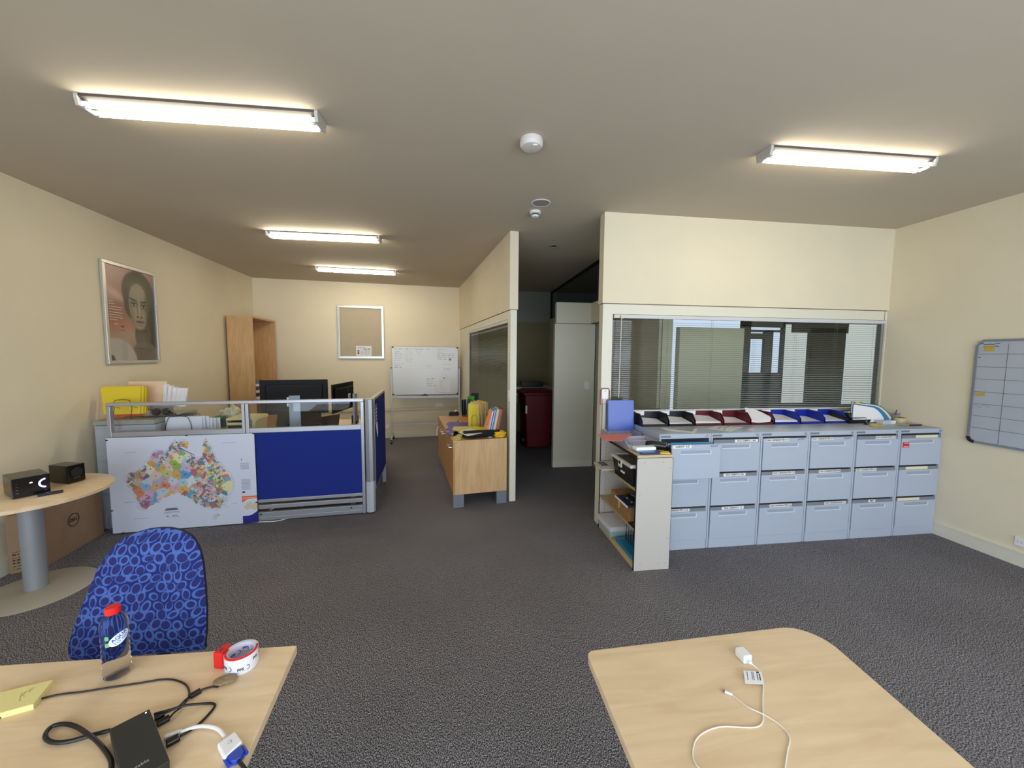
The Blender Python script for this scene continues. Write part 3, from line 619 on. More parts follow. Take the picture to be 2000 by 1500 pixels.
PB = onv(661, 700, BWa, BWb)
t = thing('noticeboard', 'beige noticeboard in a rounded aluminium frame on the back wall', 'noticeboard', PB, BWR)
W_, H_ = 0.835, 1.0
frame('frame', G(), W_, H_, 0.045, 0.04, M('board_frame', (196, 198, 196), 0.3, 0.6), t)
gbox(0.04, W_-0.04, -0.015, -0.002, 0.04, H_-0.04).obj('board', M('beige_felt', (178, 166, 146), 0.9, var=0.03, scale=8), t)
g = G(); g.cyl((0.018, -0.046, 0.02), (0.018, -0.046, H_-0.02), 0.009); g.obj('hinge_bar', M('board_frame'), t)
for z in (0.09, 0.49, 0.9): G().cyl((0.014, -0.054, z), (0.014, -0.06, z), 0.006).obj('screw', INK, t)
t2 = thing('notice', 'printed white notice pinned low inside the beige noticeboard', 'notice', PB + Matrix.Rotation(BWR, 3, 'Z') @ Vector((0.32, -0.018, 0.05)), BWR)
gbox(0, 0.28, -0.002, 0, 0, 0.19).obj('sheet', PAPER, t2)
g = G().mat(INK); g.box(.03, .16, -.003, -.002, .15, .156); g.box(.145, .19, -.003, -.002, .125, .14); g.box(.21, .255, -.003, -.002, .125, .14)
g.mat(M('notice_blue', (60, 110, 160), .6)); g.box(.025, .06, -.003, -.002, .08, .11); g.mat(M('notice_red', (170, 50, 50), .6)); g.box(.025, .06, -.003, -.002, .035, .07)
g.mat(M('notice_grey', (150, 150, 160), .6))
for i in range(6): g.box(.08, .13+.012*(i % 3), -.003, -.002, .03+i*.016, .034+i*.016); g.box(.15, .2+.014*(i % 2), -.003, -.002, .02+i*.016, .025+i*.016); g.box(.215, .255, -.003, -.002, .03+i*.014, .034+i*.014)
g.obj('printing', None, t2)

WB = M('whiteboard', (206, 208, 212), 0.22)
def scribble(g, x0, z0, w, h, m=INK, y=-0.001, r=0.0022, step=0.012):
    g.mat(m); P = []; x = x0; k = 0
    while x < x0+w:
        P.append((x, y, z0+h*(0.5+random.uniform(-.5, .5)))); x += step*random.uniform(.6, 1.3); k += 1
        if k > 4 and random.random() < .25:
            if len(P) > 1: g.tube(P, r, 4)
            P = []; x += step; k = 0
    if len(P) > 1: g.tube(P, r, 4)
WBr = 0.085
t = thing('mobile_whiteboard', 'mobile whiteboard on a silver frame against the back wall', 'whiteboard', (-1.30, 7.41, 0), WBr)
w = 1.2; x0 = 0.035
board = gbox(x0, x0+w, -0.012, 0.012, 0.90, 1.79).obj('board', WB, t)
g = G()
for a, b, c, d in ((x0, x0+w, 0.895, 0.903), (x0, x0+w, 1.787, 1.795), (x0-.006, x0+.004, .9, 1.79), (x0+w-.004, x0+w+.006, .9, 1.79)): g.box(a, b, -0.016, 0.016, c, d)
g.obj('board_rim', ALU, t)
for a in (x0, x0+w):
    for c in (.9, 1.79): gbox(a-.016, a+.016, -.02, .02, c-.014, c+.014).obj('corner_cap', BLACK, t, bevel=.004)
for s_ in (-0.012, x0*2+w+0.012-0.0):
    gbox(s_-.0, s_+.028 if s_ < 0 else s_-0.028, -.014, .014, .10, 1.40).obj('upright', ALU_L, t, bevel=.003)
    a = s_+.014 if s_ < 0 else s_-.014
    gbox(a-.014, a+.014, -.24, .24, .075, .105).obj('foot', ALU_L, t, bevel=.003)
    gbox(a-.017, a+.017, -.017, .017, 1.395, 1.41).obj('upright_cap', BLACK, t)
    for q in (-.22, .22):
        c = G(); c.cyl((a-.018, q-.005, .03), (a+.018, q-.005, .03), .03, n=20); c.box(a-.01, a+.01, q-.02, q+.02, .03, .078); c.obj('caster', BLACK, t)
gbox(0.0, x0*2+w, -.015, .015, .82, .868).obj('crossbar', ALU_L, t, bevel=.003)
gbox(0.0, x0*2+w, -.012, .012, .30, .335).obj('lower_crossbar', ALU_L, t, bevel=.003)
g = G(); g.prism([(.56, -.02, .865), (.68, -.02, .865), (.635, -.02, .905), (.605, -.02, .905)], (0, .04, 0)); g.obj('tilt_catch', BLACK, t)
g = G()
BLK2, RED2, GRN2, BLU2 = M('marker_black', (50, 52, 60), .6), M('marker_red', (190, 70, 60), .6), M('marker_green', (80, 110, 90), .6), M('marker_blue', (90, 110, 150), .6)
Y = -0.0125
for x, wd in ((.05, .17), (.26, .09), (.45, .13), (.65, .06), (.87, .13)): scribble(g, x, 1.752, wd, .016, BLK2, Y, .0028)
for i, wd in enumerate((.11, .17, .18, .14, .15, .12, 0, .17, .12, .15)):
    if wd: scribble(g, .06, 1.70-i*.032, wd, .011, BLK2 if i == 9 else BLU2, Y, .0022 if i < 9 else .003)
for i in range(7): scribble(g, .26, 1.715-i*.033, .12+.02*(i % 3), .009, GRN2, Y, .0014)
for i in range(3): scribble(g, .45+.02*i, 1.715-i*.035, .11-.01*i, .009, GRN2, Y, .0014)
for i in range(4): scribble(g, .85, 1.70-i*.033, .12 if i == 0 else .33, .011, BLK2 if i == 0 else GRN2, Y, .0022)
scribble(g, .86, 1.562, .17, .016, RED2, Y); scribble(g, .98, 1.45, .15, .022, RED2, Y); scribble(g, .98, 1.385, .17, .012, RED2, Y); scribble(g, .96, 1.355, .12, .014, BLK2, Y)
scribble(g, .65, 1.43, .09, .018, BLK2, Y, .003); scribble(g, .65, 1.395, .18, .004, BLK2, Y, .001)
for i, wd in enumerate((.15, .13, .14, .19)): scribble(g, .65, 1.185-i*.045, wd, .02 if i == 0 else .014, BLK2, Y, .0028 if i == 0 else .002)
g.obj('handwriting', None, board)
T = t.matrix_world if False else VT((-1.30, 7.41, 0), WBr)
def onboard(name, label, x, z, w, h, m, cat='note', tt=None):
    o = gbox(0, w, -.0145, -.0125, 0, h).obj(name, m); o.matrix_world = T @ Matrix.Translation((x, 0, z)); tag(o, label, cat); return o
o = onboard('note_sheet', 'taped white paper sheet at the lower right of the mobile whiteboard', .88, .93, .22, .27, PAPER, 'paper')
g = G()
for i in range(9): scribble(g, .015, .22-i*.022, .07 if i % 2 else .15, .006, M('faint_ink', (150, 140, 160), .7), -.0155, .0012)
g.obj('handwriting', None, o)
onboard('sticky_note', 'olive sticky note at the right edge of the mobile whiteboard', 1.07, 1.545, .05, .04, M('olive_note', (158, 154, 84), .7), 'sticky note')
onboard('sticky_tab', 'olive tab holding the sheet on the mobile whiteboard', .955, 1.195, .045, .022, M('olive_note'), 'sticky note')

A = Vector((XR-0.002, 2.775, 0.935))
t = thing('wall_whiteboard', 'whiteboard with ruled lines on the right wall', 'whiteboard', A, -PI/2)
g = gbox(0.012, 1.2, -.016, -.002, .012, .888); bd = g.obj('board', M('whiteboard_grey', (176, 182, 192), .3, var=.03, scale=5), t)
g = G(); 
g.box(.05, 1.15, -.022, 0, 0, .018); g.box(.05, 1.15, -.022, 0, .882, .9); g.box(0, .018, -.022, 0, .05, .85); g.box(1.182, 1.2, -.022, 0, .05, .85); g.prism([(0, -.022, .85), (.018, -.022, .85), (.05, -.022, .882), (.05, -.022, .9)], (0, .02, 0)); g.obj('frame', M('frame_grey', (140, 146, 158), .4, .4), t)
for c, a0 in (((.05, .05), PI), ((1.15, .05), 1.5*PI), ((1.15, .85), 0)):
    P = [(p[0], -.025, p[1]) for p in arc(c, .052, a0, a0+PI/2, 8)]+[(p[0], -.025, p[1]) for p in reversed(arc(c, .028, a0, a0+PI/2, 8))]
    G().prism(P, (0, .025, 0)).obj('corner_cap', BLACK, t)
g = G(); g.mat(M('ruled_line', (60, 66, 78), .6))
for z in (.775, .665, .56, .45, .345, .24, .135): g.box(.02, 1.18, -.017, -.0158, z-.0012, z+.0012)
for x in (.2, .62, .9): g.box(x-.001, x+.001, -.017, -.0158, .02, .86)
scribble(g, .03, .855, .13, .012, BLK2, -.017); scribble(g, .05, .835, .1, .01, BLK2, -.017); scribble(g, .36, .855, .1, .016, BLK2, -.017); scribble(g, .025, .74, .02, .01, BLK2, -.017); scribble(g, .03, .31, .1, .03, M('faint_ink'), -.017, .001)
g.obj('ruled_grid', None, bd)
for nm, lb, x, z, w, h in (('sticky_note', 'yellow note at the top left of the wall whiteboard', .055, .80, .062, .045), ('sticky_note', 'crooked yellow note halfway down the wall whiteboard', .03, .412, .06, .026)):
    o = gbox(0, w, -.0185, -.0165, 0, h).obj(nm, M('mustard_note', (188, 162, 62), .7)); o.matrix_world = VT(A, -PI/2) @ T3((x, 0, z), ry=.0 if z > .5 else -.12); tag(o, lb, 'sticky note')
# ================================================================== low open bookcase beside the cabinets
BX0, BX1, BY0, BY1, BZ = 1.33, 1.62, 2.69, 3.46, 0.915
t = thing('low_bookcase', 'low cream bookcase open to the left with dark edging beside the cabinets', 'bookcase', (BX0, BY0, 0))
w, d = BX1-BX0, BY1-BY0
EDGE = M('dark_edging', (26, 24, 24), 0.5)
def endpanel(y, name='side_panel'):
    g = G().mat(MELA); P = [(0, 0, 0), (w, 0, 0), (w, 0, .88), (w-.012, 0, .893), (.012, 0, .893), (0, 0, .88)]
    g.prism([(a, y, c) for a, b, c in P], (0, .018, 0)); g.mat(EDGE).box(-.003, 0, y, y+.018, 0, .885); g.box(w, w+.003, y, y+.018, 0, .885); g.box(.01, w-.01, y, y+.018, .893, .896)
    return g.obj(name, None, t)
endpanel(0); endpanel(d-.018)
gbox(.0, w, .0, d, .896, BZ).obj('top', MELA_E, t, bevel=.002)
g = G().mat(EDGE).box(-.003, 0, .0, d, .893, .912); g.obj('top_edging', None, t)
gbox(w-.008, w, .018, d-.018, .06, .893).obj('back_panel', MELA, t)
SH = M('shelf_top', (170, 152, 108), 0.5)
for z in (.055, .31, .63):
    gbox(.0, w-.008, .018, d-.018, z, z+.018).obj('shelf', SH, t)
gbox(.006, .02, .018, d-.018, 0, .055).obj('kickboard', MELA_E, t)
for z in (.15, .26, .39, .44, .49, .57, .71, .76, .84):
    for x in (.045, w-.055):
        pass
g = G()
for z in [.12+.032*i for i in range(23)]:
    for x in (.05, w-.06): g.cyl((x, d-.0185, z), (x, d-.0178, z), .0035, n=8)
g.obj('peg_holes', EDGE, t)
g = G()
for x, z in ((.06, .86), (.21, .86), (.27, .81), (.27, .25), (.05, .05), (.2, .05), (.26, .05), (.03, .6)): g.cyl((x, -.0012, z), (x, .001, z), .006, n=10)
g.obj('screw_caps', M('screw_cap', (170, 166, 158), .5), t)
def at(x, y, z): return (BX0+x, BY0+y, z+.0015)
# things on its top
DOVE = M('tray_dove', (168, 166, 184), 0.4)
def letter_tray(label, x, y, z, w_, d_, rz=0, h=.055):
    t = thing('letter_tray', label, 'tray', (x, y, z), rz, 'pale grey letter trays')
    g = G(); r = .008
    g.box(0, w_, 0, d_, 0, .004); g.box(0, w_, 0, r, 0, h*.35); g.box(0, w_, d_-r, d_, 0, h)
    g.prism([(0, 0, 0), (0, d_, 0), (0, d_, h), (0, .05, h), (0, 0, h*.35)], (r, 0, 0)); g.prism([(w_-r, 0, 0), (w_-r, d_, 0), (w_-r, d_, h), (w_-r, .05, h), (w_-r, 0, h*.35)], (r, 0, 0))
    g.obj('body', DOVE, t, bevel=.002); return t
letter_tray('pale grey letter tray under the blue ring binder', BX0+.0, BY0+.52, BZ, .30, .235)
letter_tray('pale grey letter tray at the middle of the low bookcase top', BX0+.015, BY0+.20, BZ, .275, .24)
o = bx('paper_stack', 'white papers lying in the front pale grey tray', 'paper', BX0+.15, BY0+.32, BZ+.005, .26, .2, .014, PAPER)
o = bx('lilac_folder', 'lilac folder lying across the front pale grey tray', 'folder', BX0+.17, BY0+.28, BZ+.02, .21, .15, .006, M('lilac', (176, 180, 216), .5), .05)
sheet('pink_paper', 'salmon pink sheet at the left edge between the two pale grey trays', 'paper', [(1167, 849), (1237, 847), (1215, 862), (1182, 861)], BZ+.058, M('salmon', (222, 134, 126), .7))
t = thing('ring_binder', 'large blue ring binder standing at the wall end of the low bookcase', 'binder', (BX0+.05, 3.405, BZ+.045), .0, rot=(-.08, 0, -.02))
BB = M('binder_blue', (66, 92, 182), 0.28, bump=.2, bscale=18)
g = G(); g.box(0, .255, 0, .004, 0, .29); g.box(0, .255, .05, .054, 0, .29); g.box(0, .004, 0, .054, 0, .29); g.obj('cover', BB, t, bevel=.002)
gbox(.006, .245, .006, .048, .008, .28).obj('pages', PAPER, t)
bx('paper_folder', 'beige folder leaning behind the blue ring binder', 'folder', BX0+.03, 3.47, BZ+.005, .03, .01, .29, M('folder_beige', (196, 188, 168), .6), 0)
# small stuff at the front of the top
bx('box_lid', 'long white box lying at the front of the low bookcase top', 'box', BX0+.115, BY0+.125, BZ+.012, .17, .07, .028, M('bright_white', (240, 246, 250), .35), .05, .006)
bx('blue_box', 'pale blue packet under the long white box', 'box', BX0+.12, BY0+.105, BZ, .17, .075, .012, M('packet_blue', (120, 150, 210), .4), .02)
bx('blue_packet', 'dark blue packet at the front edge of the low bookcase top', 'packet', BX0+.12, BY0+.045, BZ, .15, .045, .01, M('navy', (28, 44, 110), .4), .04)
bx('yellow_packet', 'yellow packet beside the dark blue one on the bookcase', 'packet', BX0+.245, BY0+.05, BZ, .075, .06, .012, M('packet_yellow', (226, 190, 40), .4), -.3)
bx('ribbon_spool', 'small purple grey packet between the blue and yellow packets', 'packet', BX0+.20, BY0+.06, BZ, .04, .05, .014, M('purple_grey', (80, 84, 130), .5), .3)
t = thing('binoculars_case', 'black tape dispenser lying on its side by the open drawer', 'tape dispenser', (BX0+.235, BY0+.165, BZ+.034), .0)
g = G(); g.tube([(-.055, .02, 0), (-.03, .012, .004), (.03, 0, 0), (.07, -.01, -.006)], .034, 20); g.obj('body', M('black_gloss', (14, 15, 18), .25), t, smooth=True)
G().lathe([(.03, 0), (.034, .004), (.034, .012), (.02, .014)], 24, T=T3((-.052, .02, 0), ry=-PI/2)).obj('disc', BLACK_M, t, smooth=True)
t.name = 'tape_dispenser'
# middle shelf (z .648)
z = .648
t = thing('toolbox', 'black toolbox with white rim on the upper shelf of the low bookcase', 'toolbox', at(.0, .06, z))
g = G(); g.prism([(-.012, .0, .0), (.16, .0, 0), (.16, .36, 0), (-.012, .36, 0)], (0, 0, .0)) if False else g.hexa([(0, .01, 0), (.17, .01, 0), (.17, .35, 0), (0, .35, 0), (-.02, 0, .15), (.19, 0, .15), (.19, .37, .15), (-.02, .37, .15)])
g.obj('tub', M('toolbox_black', (20, 20, 22), .4), t, bevel=.004)
g = G(); g.box(-.03, .2, -.01, .01, .15, .175); g.box(-.03, .2, .36, .38, .15, .175); g.box(-.03, -.008, 0, .37, .15, .175); g.box(.18, .2, 0, .37, .15, .175); g.obj('rim', M('toolbox_rim', (206, 204, 196), .4), t, bevel=.003)
gbox(-.01, .18, .01, .36, .158, .166).obj('lid', M('smoky_lid', (92, 94, 90), .15), t)
g = G(); g.box(-.035, -.025, .15, .215, .11, .175); g.obj('latch', M('toolbox_rim'), t, bevel=.003); gbox(-.037, -.034, .168, .197, .135, .16).obj('latch_slot', BLACK, t)
g = G().mat(WHITE).box(-.019, -.012, .13, .195, .065, .08); g.obj('badge', None, t)
for k in (.1, .24): gbox(-.014, -.004, k, k+.012, .01, .145).obj('rib', M('toolbox_black'), t)
o = bx('magazine', 'magazine on top of the stack at the far end of the upper shelf', 'magazine', BX0+.03, BY0+.595, z+.02, .24, .2, .006, M('mag_cover', (200, 196, 196), .4), .02, .001)
g = G().mat(INK).box(-.09, -.03, -.03, .08, .0062, .0068); g.mat(M('mag_photo', (120, 100, 110), .4)).box(-.08, -.045, -.01, .06, .0068, .0072); g.obj('cover_print', None, o)
bx('magazine', 'cream magazine at the bottom of the stack on the upper shelf', 'magazine', BX0+.035, BY0+.59, z, .25, .21, .018, M('mag_edge', (196, 184, 160), .6), -.02, .001)
# lower-middle shelf (z .328)
z = .328
o = bx('cardboard_box', 'flat brown cardboard box on the middle shelf of the low bookcase', 'box', BX0+.12, BY0+.33, z, .2, .40, .135, M('cardboard', (150, 112, 70), .8, var=.06, scale=20))
o = bx('notebook', 'navy notebook with white edge on top of the flat brown box', 'notebook', BX0+.08, BY0+.22, z+.137, .2, .24, .016, M('notebook_navy', (34, 44, 84), .5))
gbox(-.104, -.1, -.12, .12, 0, .016).obj('page_edge', WHITE, o)
t = thing('rubber_band', 'pale rubber band hanging on the brown cardboard box', 'rubber band', at(-.008, .28, z+.125)); G().tube([(-.006, .012*math.cos(a), -.028+.03*math.sin(a)) for a in [2*PI*i/20 for i in range(20)]], .0018, 6, closed=True).obj('band', M('band', (222, 206, 172), .6), t)
t = thing('safety_goggles', 'dark goggles lying on the navy notebook', 'goggles', at(.04, .20, z+.155))
for k in (-.04, .045): G().lathe([(.028, -.012), (.036, 0), (.03, .014), (.018, .016)], 20, T=T3((0, k, .014), ry=-.5)).obj('eyecup', BLACK, t, smooth=True)
G().tube(smooth_path([(.0, -.07, .01), (.05, -.05, .03), (.07, 0, .02), (.05, .06, .02), (0, .08, .01)]), .006, 8).obj('strap', M('strap_grey', (120, 124, 130), .5), t, smooth=True)
t = thing('open_black_case', 'open flat black case with loose bits on the middle shelf', 'case', at(.02, .035, z)); gbox(-.02, .2, 0, .09, 0, .012).obj('base', BLACK, t, bevel=.002)
g = G()
for i in range(6): g.box(.0+.02*i, .012+.02*i, .02+.01*(i % 3), .04+.008*(i % 4), .012, .016)
g.obj('contents', M('case_bits', (186, 186, 190), .4, .4), t)
gbox(-.012, .015, .3, .62, 0, .018) if False else None
# bottom shelf (z .073)
z = .073
bx('blue_document_case', 'bright blue plastic document case on the bottom shelf', 'document case', BX0+.115, BY0+.19, z, .24, .32, .03, M('case_blue', (26, 120, 168), .25), 0, .004)
bx('black_folder', 'thin black folder lying under the blue document case', 'folder', BX0+.10, BY0+.2, z-.0, .25, .34, .004, BLACK) if False else None
o = bx('paper_ream', 'thick stack of white paper at the far end of the bottom shelf', 'paper', BX0+.10, BY0+.56, z+.045, .27, .30, .045, M('ream', (212, 208, 216), .6), .03)
bx('teal_folders', 'pale teal folders under the white paper stack', 'folder', BX0+.10, BY0+.56, z, .26, .30, .043, M('teal_pale', (150, 180, 184), .5), .01)
t = thing('wire_file_rack', 'black wire file rack on the bottom shelf of the low bookcase', 'file rack', at(.06, .03, z+.031))
for i in range(6):
    y = .035+.042*i; G().tube(smooth_path([(0, y, .0), (0, y, .14), (.012, y, .175), (.05, y, .195), (.09, y, .195), (.13, y, .175), (.14, y, .14), (.14, y, 0)], 4), .0022, 6).obj('wire_hoop', WIRE, t, smooth=True)
g = G()
for zz in (.055, .03): g.cyl((0, .02, zz), (0, .26, zz), .002, n=6)
g.tube([(0, .26, 0), (0, .26, .06), (0, .24, .06)], .0025, 6); g.cyl((0, .02, .0), (0, .02, .055), .0025, n=6); g.obj('side_rail', WIRE, t)
# small hook-on holder on the wall
hz = Vector((1.378, 3.517, 1.20))
t = thing('wall_card_holder', 'white card holder with red sides on the wall left of the blind', 'card holder', hz)
g = G(); P = [(-.045, 0, 0), (.045, 0, 0), (.045, 0, .13), (.034, 0, .155), (-.034, 0, .155), (-.045, 0, .13)]
g.prism([(a, -.012, c) for a, b, c in P], (0, .012, 0)); g.obj('backplate', M('holder_red', (200, 134, 112), .5), t)
g = G(); g.tube([(a*1.02, -.014, c+.001) for a, b, c in P[1:]]+[(-.046, -.014, 0)], .0035, 6); g.obj('black_edge', BLACK, t)
gbox(-.032, .032, -.02, -.012, .052, .148).obj('card', WHITE, t, bevel=.006); gbox(-.02, .02, -.018, -.012, .0, .05).obj('lower_card', WHITE, t)
G().cyl((0, -.0205, .13), (0, -.022, .13), .004).obj('pin', INK, t)

# ================================================================== desk screens with the map
SL = Vector((-3.153, 3.832, 0)); SR = math.atan2(4.03-3.832, -0.95+3.153); SLEN = 2.175
t = thing('desk_screen', 'blue fabric and glass desk screen with silver frame and corner post', 'screen', SL, SR)
g = G(); g.mat(ALU)
gbox(0, SLEN, -.0, .045, 1.182, 1.212).obj('top_rail', ALU, t, bevel=.004)
J = 1.100
for a, b in ((0, J), (J, SLEN)):
    for x in (a, b-.03): gbox(x, x+.03, .002, .043, .01, 1.182).obj('stile', ALU, t, bevel=.003)
    gbox(a+.03, b-.03, .004, .041, .895, .942).obj('mid_rail', ALU, t, bevel=.003)
    gbox(a+.03, b-.03, .004, .041, .196, .228).obj('lower_rail', ALU, t, bevel=.003)
    gbox(a+.03, b-.03, .006, .04, .13, .172).obj('cable_rail', ALU, t, bevel=.003)
    g = gbox(a+.03, b-.03, .004, .042, .014, .098); g.box(a+.03, b-.03, .0, .004, .045, .05); g.obj('bottom_duct', ALU, t, bevel=.002)
    gbox(a+.03, b-.03, .006, .039, .228, .895).obj('fabric_panel', BLUEF, t, bevel=.003)
    gbox(a+.03, b-.03, .02, .025, .942, 1.182).obj('glass_pane', GLASS, t)
    for x in (a+.1, b-.14): G().cyl((x, .003, .08), (x, -.003, .08), .008, n=10).obj('duct_screw', INK, t)
gbox(J-.002, J+.002, -.001, .002, .01, 1.182).obj('joint_line', INK, t)
g = G(); g.lathe([(.046, .02), (.046, 1.2), (.04, 1.206)], 8, (SLEN+.048, .03, 0), T=None); g.obj('post', ALU, t)
g = G(); g.lathe([(.048, .02), (.048, .345)], 8, (SLEN+.048, .029, 0)); g.obj('post_sleeve', ALU_L, t)
g = G(); g.lathe([(.02, 0), (.02, .022)], 12, (SLEN+.048, .03, 0)); g.obj('glide', BLACK, t)
g = G(); g.box(SLEN+.046, SLEN+.05, -.018, -.015, .05, 1.2); g.obj('post_groove', CABG_D, t)
# side leg of the screen
q = Matrix.Rotation(SR, 3, 'Z').transposed()
s0 = q @ (Vector((-.915, 4.085, 0))-SL); s1 = q @ (Vector((-.985, 5.02, 0))-SL); dv = (s1-s0); Ls = dv.length
TS = Matrix.Translation(s0) @ Matrix.Rotation(math.atan2(dv.y, dv.x), 4, 'Z')
G().box(0, Ls, -.02, .02, 1.185, 1.212, TS).obj('side_top_rail', M('screen_cap_cream', (190, 184, 160), .5), t, bevel=.003)
G().box(0, Ls, -.02, .02, .235, .25, TS).obj('side_lower_rail', ALU, t)
G().box(.0, Ls-.0, -.018, .018, .25, 1.185, TS).obj('side_fabric_panel', BLUEF, t)
G().box(Ls-.05, Ls, -.022, .022, .02, .25, TS).obj('side_leg', ALU, t, bevel=.003)
G().box(.0, .03, -.022, .022, .235, 1.2, TS).obj('side_stile', ALU, t)
# strip of cards clipped on the side leg
A0 = Vector((-.889, 4.17, 1.145))
t = thing('hanging_card_strip', 'grey striped lanyard with a white tag clipped on the side screen', 'card strip', A0, math.atan2(.935, -.07))
g = G().mat(M('strip_grey', (104, 106, 112), .5)).hexa([(-.10, -.004, -.21), (.0, -.004, -.21), (.0, -.001, -.21), (-.10, -.001, -.21), (-.1, -.004, 0), (-.0, -.004, 0), (0, -.001, 0), (-.1, -.001, 0)])
g.mat(WHITE)
for i in range(5): g.box(-.098, -.002, -.0055, -.004, -.2+.036*i, -.19+.036*i)
g.obj('strip', None, t)
G().prism([(-.06, -.005, -.21), (.03, -.005, -.21), (.045, -.005, -.32), (-.0, -.005, -.36), (-.03, -.005, -.31)], (0, .003, 0)).obj('white_tag', WHITE, t)

# map poster fixed on the screen
MT = VT(SL, SR) @ T3((-.004, -.014, .012))
t = thing('map_poster', 'large white Australia map poster fixed on the front of the desk screen', 'map'); t.matrix_world = MT
MW, MH = 1.182, .885
gbox(0, MW, .002, .008, 0, MH).obj('backing_board', M('board_dark', (36, 40, 60), .6), t)
AUS = [(255, 540), (255, 490), (290, 455), (370, 430), (470, 395), (500, 330), (560, 270), (600, 220), (640, 195), (720, 200), (760, 215), (800, 160), (830, 110), (880, 95), (960, 95), (1040, 100), (1050, 140), (1020, 170), (930, 165), (960, 200), (1030, 240), (1100, 290), (1150, 310), (1200, 290), (1225, 240), (1230, 150), (1250, 70), (1275, 80), (1290, 150), (1340, 190), (1360, 270), (1390, 330), (1440, 390), (1500, 450), (1560, 530), (1590, 610), (1590, 690), (1545, 760), (1500, 830), (1450, 900), (1390, 940), (1320, 950), (1240, 930), (1160, 900), (1120, 870), (1060, 840), (1020, 790), (960, 770), (900, 730), (830, 720), (700, 775), (620, 820), (540, 850), (480, 895), (420, 890), (380, 850), (370, 780), (340, 710), (310, 650), (270, 590)]
TAS = [(1300, 1030), (1390, 1025), (1390, 1080), (1340, 1100), (1310, 1070)]
def inside(poly, x, y):
    r = np.zeros(x.shape, bool); n = len(poly)
    for i in range(n):
        (x0, y0), (x1, y1) = poly[i], poly[i-1]
        c = ((y0 > y) != (y1 > y)) & (x < (x1-x0)*(y-y0)/((y1-y0) or 1e-9)+x0); r ^= c
    return r
def mapcol(U, V):
    rs = np.random.RandomState(11)
    x = 35+U*1880; y = 20+(1-V)*1150
    xj = x+9*np.sin(y/17.)+6*np.sin(y/7.+x/11.); yj = y+8*np.sin(x/15.)+5*np.sin(x/6.-y/9.)
    im = np.zeros(U.shape+(3,)); im[...] = (206, 212, 232)
    big = [(540, 410), (590, 375), (650, 370), (700, 400), (770, 400), (850, 370), (750, 480), (600, 500), (870, 510), (970, 500), (1060, 370), (720, 545), (640, 570), (820, 570), (500, 560), (940, 600), (700, 620), (600, 620), (470, 620), (470, 730), (400, 690), (690, 690), (940, 680), (860, 660), (580, 790), (500, 810), (640, 785), (760, 750), (1320, 470), (1300, 510), (1320, 560), (1370, 580), (1360, 800), (1290, 690), (1410, 710), (1480, 690), (660, 240), (750, 280), (900, 290), (1000, 420), (1270, 220), (1300, 290), (980, 130), (1250, 350), (1070, 740), (1050, 600), (1090, 640)]
    bc = [(238, 232, 206), (224, 162, 80), (110, 170, 214), (222, 176, 84), (226, 196, 204), (142, 182, 70), (200, 204, 120), (226, 206, 200), (222, 170, 96), (74, 158, 218), (218, 170, 84), (196, 170, 182), (188, 180, 220), (206, 220, 240), (200, 214, 236), (172, 208, 224), (222, 130, 96), (214, 170, 130), (140, 182, 216), (220, 168, 206), (218, 132, 92), (186, 212, 238), (222, 180, 72), (224, 176, 190), (96, 164, 212), (166, 150, 206), (226, 198, 214), (222, 182, 90), (80, 160, 204), (230, 206, 60), (50, 150, 206), (226, 210, 80), (214, 184, 172), (216, 164, 204), (160, 130, 70), (232, 224, 176), (178, 140, 206), (196, 190, 224), (232, 230, 176), (198, 180, 226), (228, 184, 74), (222, 136, 98), (228, 178, 70), (214, 224, 220), (84, 164, 196), (222, 226, 236), (190, 168, 150)]
    sx = [p[0] for p in big]; sy = [p[1] for p in big]; sc = [np.array(c) for c in bc]; wt = [1.0]*len(big)
    pal = np.array([(214, 120, 110), (230, 190, 90), (120, 170, 210), (222, 180, 200), (196, 176, 220), (140, 180, 120), (236, 226, 170), (90, 110, 150), (226, 150, 110), (170, 120, 100), (200, 216, 230), (232, 214, 220), (60, 130, 170), (190, 90, 120), (240, 236, 220)])
    for cx, cy, s1_, s2_, n in ((1340, 350, 90, 180, 45), (1400, 600, 110, 160, 48), (1250, 820, 120, 80, 60), (880, 150, 80, 50, 34), (330, 490, 70, 50, 30), (1180, 560, 90, 200, 34), (1260, 140, 30, 60, 25), (440, 840, 80, 50, 22), (1120, 330, 60, 40, 16), (640, 260, 60, 40, 14)):
        for _ in range(n): sx.append(cx+rs.randn()*s1_); sy.append(cy+rs.randn()*s2_); sc.append(pal[rs.randint(len(pal))]*.92+8); wt.append(1.5)
    D = np.full(U.shape, 1e9); K = np.zeros(U.shape, int)
    for i, (a, b, w) in enumerate(zip(sx, sy, wt)):
        dd = ((xj-a)**2+((yj-b)*1.15)**2)*w*w; m = dd < D; D[m] = dd[m]; K[m] = i
    C = np.array(sc)[K]; ins = inside(AUS, xj, yj) | inside(TAS, xj, yj)
    im[ins] = C[ins]*.82+28
    # little printed names
    names = ins & ((np.floor(y/9) % 4) == 0) & ((np.abs(np.sin(x/3.1)+np.sin(x/5.3)+np.sin(y*.7)) > 1.1))
    near = D < 160; im[near & ins & (np.abs(y-np.array(sy)[K]) < 5)] = (70, 66, 80)
    edge = inside([(940+(a-940)*1.05, 520+(b-520)*1.07) for a, b in AUS], x, y) & ~ins & (rs.rand(*U.shape) > .72) & ((x > 1150) | (x < 480) | (y < 330)) & ((np.floor(y/11) % 2) == 0); im[edge] = (120, 120, 150)
    gulf = (np.abs((y-170)-(x-930)*.53) < 5) & (x > 930) & (x < 1110); im[gulf] = (70, 70, 110)
